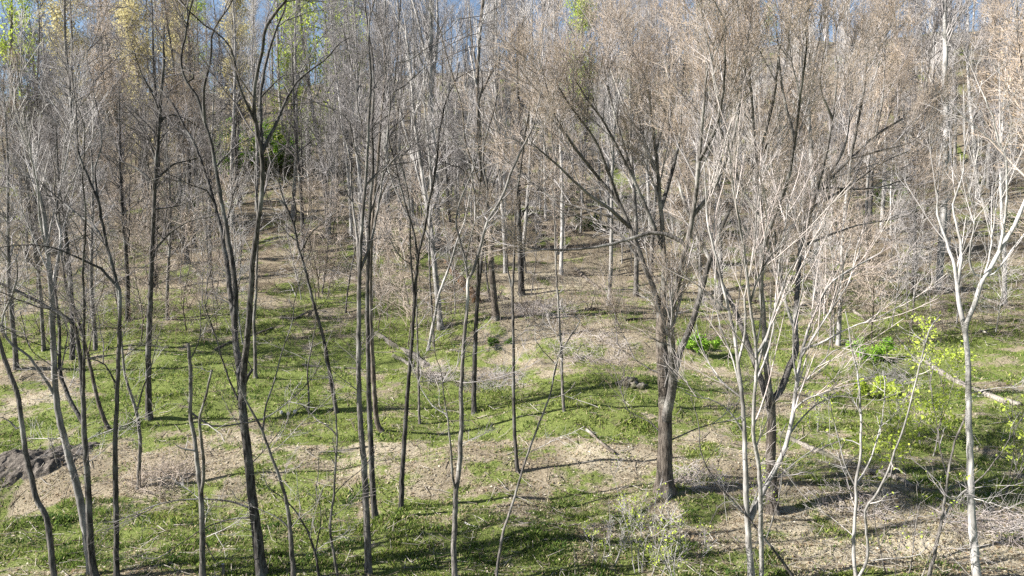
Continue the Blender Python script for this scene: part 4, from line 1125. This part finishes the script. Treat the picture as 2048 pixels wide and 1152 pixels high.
# ------------------------------------------------------------------ fallen wood, stones, shrubs
def log(name, label, pts, w0, w1, mat, lift=0.5, seed=0, stubs=3, cat='log'):
    rg = np.random.default_rng(4000 + seed)
    gs = np.array([G(*q) for q in pts])
    R = np.linspace(w0, w1, len(pts)) * .5 / F * gs[:, 1]
    gs[:, 2] += R * (lift - .35)
    Ps, Rs, L = smooth_path(gs, R, 0.12)
    c = Ps[0].copy()
    root = empty(name, c, label, cat)
    Ps[1:-1] += rg.normal(size=(len(Ps) - 2, 3)) * Rs[1:-1, None] * .12
    V, Q = trunk_tube(Ps, Rs, 9, rg, False, .16)
    # ragged closed ends
    S = 9
    for e, k in ((0, 0), (1, len(Ps) - 1)):
        pass
    cen = np.vstack([Ps[0] + (Ps[0] - Ps[1]) * .3, Ps[-1] + (Ps[-1] - Ps[-2]) * .3])
    nv = len(V); V = np.vstack([V, cen])
    s = np.arange(S)
    T1 = np.stack([np.full(S, nv), (s + 1) % S, s], 1)
    b0 = (len(Ps) - 1) * S
    T2 = np.stack([np.full(S, nv + 1), b0 + s, b0 + (s + 1) % S], 1)
    link('stem', mesh_np('stem', V - c, Q, np.vstack([T1, T2]), mat=mat), root)
    if stubs:
        p, r = spawn(Ps[None], Rs[None], stubs, .1, .95, (40, 80), (.25, .8), 5, .12, .15, .35, .012, rg)
        for a_, b_ in zip(p, r):
            v, q = tubes(a_[None], b_[None], 5)
            link('branch_stub', mesh_np('branch_stub', v - c, q, mat=mat), root)
    return root

log('fallen_log', 'pale split log lying downhill on the mid slope, left of centre', [(752, 668), (790, 695), (825, 712), (852, 733)], 11, 15, 'dead', .6, 1)
log('fallen_log', 'shorter pale log just below the split log', [(786, 712), (806, 722), (826, 735)], 9, 9, 'dead', .5, 2, 1)
log('fallen_log', 'thin pale log lying level on the grass by the three close trunks', [(605, 730), (650, 735), (690, 738), (722, 739)], 5, 7, 'dead', .6, 3, 2)
log('fallen_log', 'long bleached log slanting down behind the pale many-stemmed tree', [(1558, 868), (1610, 893), (1670, 918), (1730, 941), (1790, 958), (1840, 985)], 10, 15, 'dead', .6, 4, 5)
log('fallen_log', 'long tan log slanting behind the white forked tree', [(1826, 712), (1870, 738), (1925, 770), (1975, 792), (2040, 812)], 9, 13, 'dead', .6, 5, 4)
log('fallen_log', 'thin bleached log near the right edge, higher up', [(1940, 585), (1980, 602), (2025, 620)], 5, 6, 'dead', .6, 6, 2)
log('fallen_log', 'grey fallen trunk crossing the upper slope at right', [(1690, 455), (1760, 478), (1830, 492), (1890, 505)], 6, 9, 'grey', .6, 7, 4)
log('fallen_branch', 'dark rotting branch lying on the dry bank right of centre', [(1172, 858), (1195, 880), (1215, 898), (1228, 908)], 5, 9, 'brown', .6, 8, 3, 'branch')
log('fallen_branch', 'small white bent branch on the grass, bottom centre', [(930, 1046), (942, 1052), (958, 1054)], 4, 3, 'white', .7, 9, 0, 'branch')
log('fallen_branch', 'pale grey branches lying on the grass at bottom centre', [(1050, 1088), (1090, 1080), (1140, 1078), (1185, 1070)], 4, 3, 'dead', .8, 10, 5, 'branch')
log('fallen_log', 'weathered log lying below the white stones, left', [(640, 905), (690, 900), (735, 893)], 4, 3, 'dead', .6, 11, 2)
log('fallen_log', 'mossy log across the slope behind the leaning rotten trunk', [(940, 585), (975, 592), (1015, 600)], 8, 9, 'brown', .6, 12, 3)

# leaning rotten trunk, orange-brown
b_ = G(952, 604)
root = empty('broken_tree', b_, 'orange-brown rotten broken trunk leaning left at centre', 'tree')
rg = np.random.default_rng(4100)
P = np.array([at_depth(q[0], q[1], b_[1] + dy) for q, dy in zip([(956, 608), (948, 592), (934, 574), (918, 555), (904, 540), (896, 528)], [0, 0, .1, .2, .3, .35])])
R = np.array([13, 12, 11, 11, 9, 3]) * .5 * 1.5 / F * b_[1]
Ps, Rs, L = smooth_path(P, R, .1)
V, Q = trunk_tube(Ps, Rs, 10, rg, False, .16)
link('trunk', mesh_np('trunk', V - b_, Q, mat='rot'), root)
for i in range(4):
    a_ = Ps[-3] + rg.normal(size=3) * .05
    q_ = np.stack([a_, a_ + np.array([-.15, 0, .18]) + rg.normal(size=3) * .06, a_ + np.array([-.3, .0, .3 + .1 * i]) + rg.normal(size=3) * .08])
    v, q = tubes(q_[None], np.array([[.05, .03, .008]]), 5)
    link('splinter', mesh_np('splinter', v - b_, q, mat='rot'), root)

def lump(r, seed, sub=3, flat=.7, rough=.35):
    import bmesh
    bm = bmesh.new(); bmesh.ops.create_icosphere(bm, subdivisions=sub, radius=1.0)
    rg = np.random.default_rng(seed); off = rg.random(3) * 20
    for v in bm.verts:
        c = np.array(v.co)
        k = 1 + rough * float(fbm(c[0] * 1.6 + off[0], c[1] * 1.6 + c[2] * 1.3 + off[1], seed, 4))
        v.co = (c[0] * k * r[0], c[1] * k * r[1], c[2] * k * r[2] * flat)
    me_ = bpy.data.meshes.new('lump'); bm.to_mesh(me_); bm.free()
    me_.polygons.foreach_set('use_smooth', np.ones(len(me_.polygons), bool))
    return me_

def plainmat(name, stops, sc, bump=.6, dist=.05):
    m, nt, b = nodes_of(name)
    tc = N(nt, 'ShaderNodeTexCoord'); n1 = N(nt, 'ShaderNodeTexNoise')
    n1.inputs['Scale'].default_value = sc; n1.inputs['Detail'].default_value = 7; n1.inputs['Roughness'].default_value = .65
    nt.links.new(tc.outputs['Object'], n1.inputs['Vector'])
    r = ramp(nt, n1.outputs[0], stops); nt.links.new(r.outputs[0], b.inputs['Base Color'])
    b.inputs['Roughness'].default_value = 1; b.inputs['Specular IOR Level'].default_value = .1
    bp = N(nt, 'ShaderNodeBump'); bp.inputs['Strength'].default_value = bump; bp.inputs['Distance'].default_value = dist
    nt.links.new(n1.outputs[0], bp.inputs['Height']); nt.links.new(bp.outputs[0], b.inputs['Normal'])
    return m
M['earth'] = plainmat('dark_earth', [(.3, (.035, .031, .027)), (.55, (.11, .097, .083)), (.75, (.23, .205, .175))], 9, .9, .08)
M['stone'] = plainmat('pale_stone', [(.3, (.35, .33, .30)), (.7, (.62, .60, .56))], 9)

bc = G(45, 930)
bank = empty('soil_bank', bc, 'dark washed-out earth bank at the left edge', 'soil bank')
rg = np.random.default_rng(6)
u_, v_ = np.meshgrid(np.linspace(-1.9, 1.45, 96), np.linspace(-.75, 1.25, 76))
X_ = bc[0] + u_; Y_ = bc[1] + v_ + .25 * u_
edge = v_ - .12 + .35 * fbm(X_ * 1.1, X_ * 0 + 2, 91, 3)
fade = sstep(1.9, 1.2, np.abs(u_ + .25)) * sstep(1.25, .75, v_) * sstep(-.75, -.5, v_)
rid = 1 - 2 * np.abs(fbm(X_ * 2.6, Y_ * 2.2, 93, 4))
Z_ = height(X_, Y_) - .06 + fade * (.11 + .13 * (rid - .5) + .12 * fbm(X_ * 5, Y_ * 5, 95, 4) + .10 * sstep(-.2, .2, edge) * sstep(.6, .2, edge))
nu, nv_ = u_.shape[1], u_.shape[0]
i_, j_ = np.meshgrid(np.arange(nu - 1), np.arange(nv_ - 1)); a0 = (j_ * nu + i_).ravel()
link('bank_face', mesh_np('bank_face', np.stack([X_.ravel(), Y_.ravel(), Z_.ravel()], 1) - bc, np.stack([a0, a0 + 1, a0 + nu + 1, a0 + nu], 1), mat='earth'), bank)
for i in range(10):
    g_ = G(rg.uniform(0, 110), rg.uniform(885, 930)) + np.array([0, 0, .25])
    p_ = np.cumsum(np.vstack([g_, rg.normal(size=(5, 3)) * .1 + np.array([.03, -.05, -.06])]), 0)
    V, Q = tubes(p_[None], np.linspace(.012, .004, 6)[None], 5)
    link('root', mesh_np('root', V - bc, Q, mat='brown'), bank)
for i, (px, py) in enumerate([(563, 829), (577, 832), (590, 828)]):
    me_ = lump((.055, .05, .075), 340 + i, 2, .9, .4); me_.materials.append(M['stone'])
    o = link('white_stone', me_, None, G(px, py) + np.array([0, 0, .06]))
    tag(o, ['left', 'middle', 'right'][i] + ' one of three white stones in a row on the grass', 'stone', 'row of white stones')
# rotted stump wreck on the terrace
r_ = empty('rotten_stump', G(1268, 778), 'pale grey chunk of rotted wood on the green terrace', 'stump')
rl = np.array(r_.location)
for i, (px, py, rx, rz) in enumerate([(1248, 768, .26, .09), (1268, 772, .20, .13), (1284, 776, .17, .12), (1260, 766, .2, .16)]):
    me_ = lump((rx, .13, rz), 350 + i, 3, .9, .9); me_.materials.append(M['dead'])
    link('wood_chunk', me_, r_, G(px, py) - rl + np.array([0, 0, rz * .4]))
# cut stake and leaning stick
def stake(name, label, a, b2, w, mat, cat):
    g_ = G(*a); t_ = at_depth(b2[0], b2[1], g_[1])
    root = empty(name, g_, label, cat)
    P = np.stack([g_ - np.array([0, 0, .1]), g_ * .5 + t_ * .5, t_]); r = w * .5 / F * g_[1]
    Ps, Rs, L = smooth_path(P, np.array([r * 1.1, r, r * .95]), .06)
    V, Q = trunk_tube(Ps, Rs, 9, np.random.default_rng(3), False, .05)
    link('post', mesh_np('post', V - g_, Q, mat=mat), root)
    e = V[-9:]; c = e.mean(0); Vc = np.vstack([e + np.array([0, 0, .002]), c + np.array([0, 0, .006])])
    s = np.arange(9)
    link('cut_face', mesh_np('cut_face', Vc - g_, None, np.stack([np.full(9, 9), s, (s + 1) % 9], 1), mat='white', smooth=False), root)
stake('cut_stump', 'thin cut stump with a pale top, bottom left of centre', (447, 1152), (446, 1128), 7, 'grey', 'stump')
stake('leaning_stick', 'short pale stick leaning against the earth bank', (116, 932), (105, 890), 3, 'dead', 'stick')

# brush mounds: heaps of thin dead stems
def brush(name, label, px, py, rx, h, n, mat, seed, cat='brush pile', up=.6):
    rg = np.random.default_rng(seed)
    g_ = G(px, py)
    a = rg.random(n) * 6.28; rr = np.sqrt(rg.random(n)) * rx
    x = g_[0] + np.cos(a) * rr; y = g_[1] + np.sin(a) * rr * .7
    P = np.empty((n, 5, 3)); P[:, 0] = np.stack([x, y, height(x, y) - .02], 1)
    d = nrm(np.c_[rg.normal(size=(n, 2)) * .9, np.abs(rg.normal(size=n)) * up + .15]); L_ = rg.uniform(.5, 1.3, n)[:, None] * h
    for k in range(1, 5):
        d = nrm(d + rg.normal(size=(n, 3)) * .25 - np.array([0, 0, .12])); P[:, k] = P[:, k - 1] + d * L_ / 4
    P[:, :, 2] = np.maximum(P[:, :, 2], height(P[:, :, 0], P[:, :, 1]) + .02)
    R = rg.uniform(.004, .009, n)[:, None] * np.array([1, .9, .8, .6, .4])
    P2, R2 = spawn(P, R, 3, .2, 1, (25, 70), (.15, .45), 3, 0, .2, .7, .0045, rg)
    root = empty(name, g_, label, cat)
    V, Q = tubes(P, R, 3); link('stems', mesh_np('stems', V - g_, Q, mat=mat), root)['kind'] = 'stuff'
    V, Q = tubes(P2, R2, 3); link('twigs', mesh_np('twigs', V - g_, Q, mat=mat), root)['kind'] = 'stuff'
    return root
brush('brush_pile', 'reddish-brown mound of dead stems beside the short thin trunk at left', 318, 955, .75, .7, 150, 't_tan', 21)
brush('brush_pile', 'grey tangle of dead stems on the brown bank at centre', 1085, 625, 1.6, .9, 260, 't_pink', 22)
brush('brush_pile', 'low tangle of pale stems left of the stout double trunk', 1180, 700, 1.5, .8, 200, 't_pink', 23)
brush('brush_pile', 'brush heap below the foot of the split log', 868, 752, .7, .8, 120, 't_pink', 24)
brush('brush_pile', 'dark bramble heap on the green terrace', 985, 770, 1.0, .6, 150, 't_grey', 25)
brush('brush_pile', 'pale bramble around the foot of the stout double trunk', 1385, 965, .8, .5, 130, 't_pink', 26)
brush('brush_pile', 'straw-coloured dead stems in the bottom right corner', 1990, 1050, 1.1, .6, 160, 't_pink', 27)
brush('brush_pile', 'pale dead stems on dry ground below the bleached log', 1700, 1000, .8, .4, 90, 't_pink', 28)
brush('brush_pile', 'grey root tangle on the slope right of the many-stemmed tree', 1775, 760, .8, .8, 120, 't_grey', 29)
brush('brush_pile', 'bramble on the mid slope below the leaning dark trunk', 640, 560, 1.6, .9, 200, 't_pink', 30)

# leafy shrubs and shoots
def shrub(name, label, px, py, n, h, spread, wood, leaf, ls, keep, seed, cat='shrub', rad=.009, tw='t_pale', nl=4):
    rg = np.random.default_rng(seed)
    g_ = G(px, py)
    P = np.empty((n, 8, 3)); a = rg.random(n) * 6.28
    P[:, 0] = g_ + np.stack([np.cos(a) * .15, np.sin(a) * .15, np.full(n, -.05)], 1) * (1 + spread)
    d = nrm(np.c_[np.stack([np.cos(a), np.sin(a)], 1) * spread * rg.uniform(.3, 1, (n, 1)), np.ones(n)]); L_ = rg.uniform(.6, 1.1, n)[:, None] * h
    for k in range(1, 8):
        d = nrm(d + rg.normal(size=(n, 3)) * .10); P[:, k] = P[:, k - 1] + d * L_ / 7
    R = rg.uniform(.7, 1.3, n)[:, None] * rad * np.linspace(1, .4, 8)
    root = empty(name, g_, label, cat)
    for i in range(n):
        V, Q = tubes(P[i:i + 1], R[i:i + 1], 5); link('stem', mesh_np('stem', V - g_, Q, mat=wood), root)
    P2, R2 = spawn(P, R, nl + 3, .25, 1, (25, 60), (.25 * h * .6, .4 * h * .7), 5, .15, .12, .6, .0045, rg)
    P3, R3 = spawn(P2, R2, nl, .2, 1, (25, 60), (.08 * h, .2 * h), 3, .1, .15, .7, .0038, rg)
    V, Q = join([tubes(P2, R2, 3), tubes(P3, R3, 3)])
    tws = link('twigs', mesh_np('twigs', V - g_, Q, mat=tw), root); tws['kind'] = 'stuff'
    if leaf:
        C = np.concatenate([P3[:, 1:].reshape(-1, 3), P2[:, 2:].reshape(-1, 3)])
        clump = fbm(C[:, 0] * 2.2 + C[:, 1], C[:, 2] * 2.2, seed, 2) + .5
        C = C[rg.random(len(C)) < keep * clump * 1.6]
        C = np.concatenate([C + rg.normal(size=C.shape) * ls * 1.2 for _ in range(3)])
        V, Q = quads_at(C, ls, rg)
        link('leaves', mesh_np('leaves', V - g_, Q, mat=leaf, smooth=False), tws)['kind'] = 'stuff'
    return root
S_ = shrub
S_('shrub', 'pale leafing shrub in front of the stout double trunk, left clump', 1285, 1160, 7, 1.9, .45, 'pale', 'l_lime', .024, .3, 51)
S_('shrub', 'pale leafing shrub in front of the stout double trunk, right clump', 1372, 1165, 5, 1.7, .4, 'pale', 'l_lime', .024, .25, 52)
S_('shrub', 'low leafing shoots left of the front shrubs, bottom centre', 1205, 1120, 6, 1.0, .6, 'pale', 'l_lime', .022, .2, 53)
S_('sapling', 'lime-leafed sapling between the bleached log and the white forked tree', 1800, 1010, 4, 2.9, .35, 'grey', 'l_lime', .048, 1.0, 54, 'sapling', .012, 't_grey')
S_('sapling', 'lime-leafed sapling left of the white forked tree, higher up', 1850, 905, 4, 3.0, .4, 'grey', 'l_lime', .048, 1.0, 55, 'sapling', .012, 't_grey')
S_('sapling', 'lime-leafed sapling right of the white forked tree', 2000, 985, 4, 2.8, .4, 'grey', 'l_lime', .046, .7, 56, 'sapling', .012, 't_grey')
S_('sapling', 'lime-leafed branches beside the upper white forked trunk', 1880, 800, 4, 2.9, .35, 'grey', 'l_lime', .048, .9, 57, 'sapling', .012, 't_grey')
S_('sapling', 'sparsely leafed shoots at the foot of the bleached log', 1640, 880, 4, 1.6, .4, 'pale', 'l_lime', .03, .4, 58, 'sapling', .010)
S_('sapling', 'leafless grey sapling among the dry grass, bottom right', 1805, 1160, 4, 2.1, .5, 'grey', 'l_lime', .025, .06, 59, 'sapling', .012, 't_grey')
S_('shrub', 'leafing shoots at the foot of the pale many-stemmed tree', 1470, 1050, 5, 1.5, .5, 'pale', 'l_lime', .025, .12, 60)
S_('shrub', 'bright green leafy bush behind the left stems of the forked dark tree', 480, 355, 20, 5.0, .7, 'grey', 'l_green', .17, 1.0, 61, 'bush', .03, 't_grey')
S_('shrub', 'bright green leafy bush behind the right stems of the forked dark tree', 570, 350, 15, 4.2, .7, 'grey', 'l_green', .16, 1.0, 62, 'bush', .03, 't_grey')
S_('shrub', 'dark green bush on the litter slope left of the tan crown', 1178, 462, 8, 1.3, 1.0, 'grey', 'l_olive', .07, 1.0, 63, 'bush', .015, 't_grey')
S_('shrub', 'green bush beside a white pole on the right slope', 1778, 430, 6, 2.4, .6, 'grey', 'l_olive', .09, .8, 64, 'bush', .02, 't_grey')
S_('shrub', 'green weedy bush right of the many-stemmed tree', 1738, 725, 10, .9, .8, 'grey', 'l_green', .05, 1.0, 65, 'bush', .008, 't_grey')
S_('shrub', 'lime weedy bush below the grey root tangle', 1745, 785, 8, .6, .9, 'grey', 'l_lime', .045, .9, 66, 'bush', .008, 't_grey')
S_('shrub', 'small round evergreen tuft on the brown bank at centre', 1002, 690, 9, .35, 1.0, 'grey', 'l_olive', .03, 1.0, 67, 'bush', .006, 't_grey')
S_('shrub', 'green weed clump beside the stout double trunk, uphill', 1400, 705, 8, .8, .8, 'grey', 'l_green', .05, .9, 68, 'bush', .008, 't_grey')
S_('shrub', 'dark green brush on the slope behind the wide-crowned dark tree', 380, 430, 8, 1.8, .9, 'grey', 'l_olive', .08, .8, 69, 'bush', .015, 't_grey')
S_('shrub', 'dark green brush on the slope behind the three close trunks', 800, 505, 8, 1.2, 1.1, 'grey', 'l_olive', .06, .8, 70, 'bush', .012, 't_grey')

# dead wood scattered over the slope
rg = np.random.default_rng(505)
pick = [(430, 700), (560, 640), (700, 560), (640, 470), (820, 580), (520, 420), (880, 400), (960, 470), (1080, 470), (1150, 540), (1240, 520), (1130, 400), (1330, 560), (1480, 600), (1700, 520), (1800, 560), (1930, 470), (1990, 520), (1840, 640), (1960, 660), (1700, 620), (770, 400), (1010, 420), (350, 560), (230, 560), (1250, 640), (1600, 480), (720, 470), (1170, 620), (900, 700)]
ds = ['thin', 'crooked', 'forked', 'short', 'long']
by = ['among the left stems', 'left of the three close trunks', 'near the centre trunks', 'on the litter slope right of centre', 'under the tan crown', 'on the right slope']
cntr = {}
for i, (px, py) in enumerate(pick):
    Lp = rg.uniform(30, 110) * (0.6 + (py - 300) / 700); a_ = rg.normal() * .3
    sec = 0 if px < 400 else 1 if px < 720 else 2 if px < 1000 else 3 if px < 1280 else 4 if px < 1620 else 5
    pts = [(px + k * Lp / 3, py + k * Lp / 3 * a_ + rg.normal() * 2) for k in range(4)]
    dk = rg.random() < .5
    key = (dk, sec); cntr[key] = cntr.get(key, 0) + 1
    ordn = ['', ', further along', ', third one along', ', fourth one along', ', fifth one along', ', sixth one along'][cntr[key] - 1]
    log('fallen_branch', ('dark' if dk else 'pale') + ' fallen branch ' + by[sec] + ordn, pts, rg.uniform(4, 8), rg.uniform(2, 4), 'brown' if dk else 'dead', .9, 600 + i, 4, 'branch')
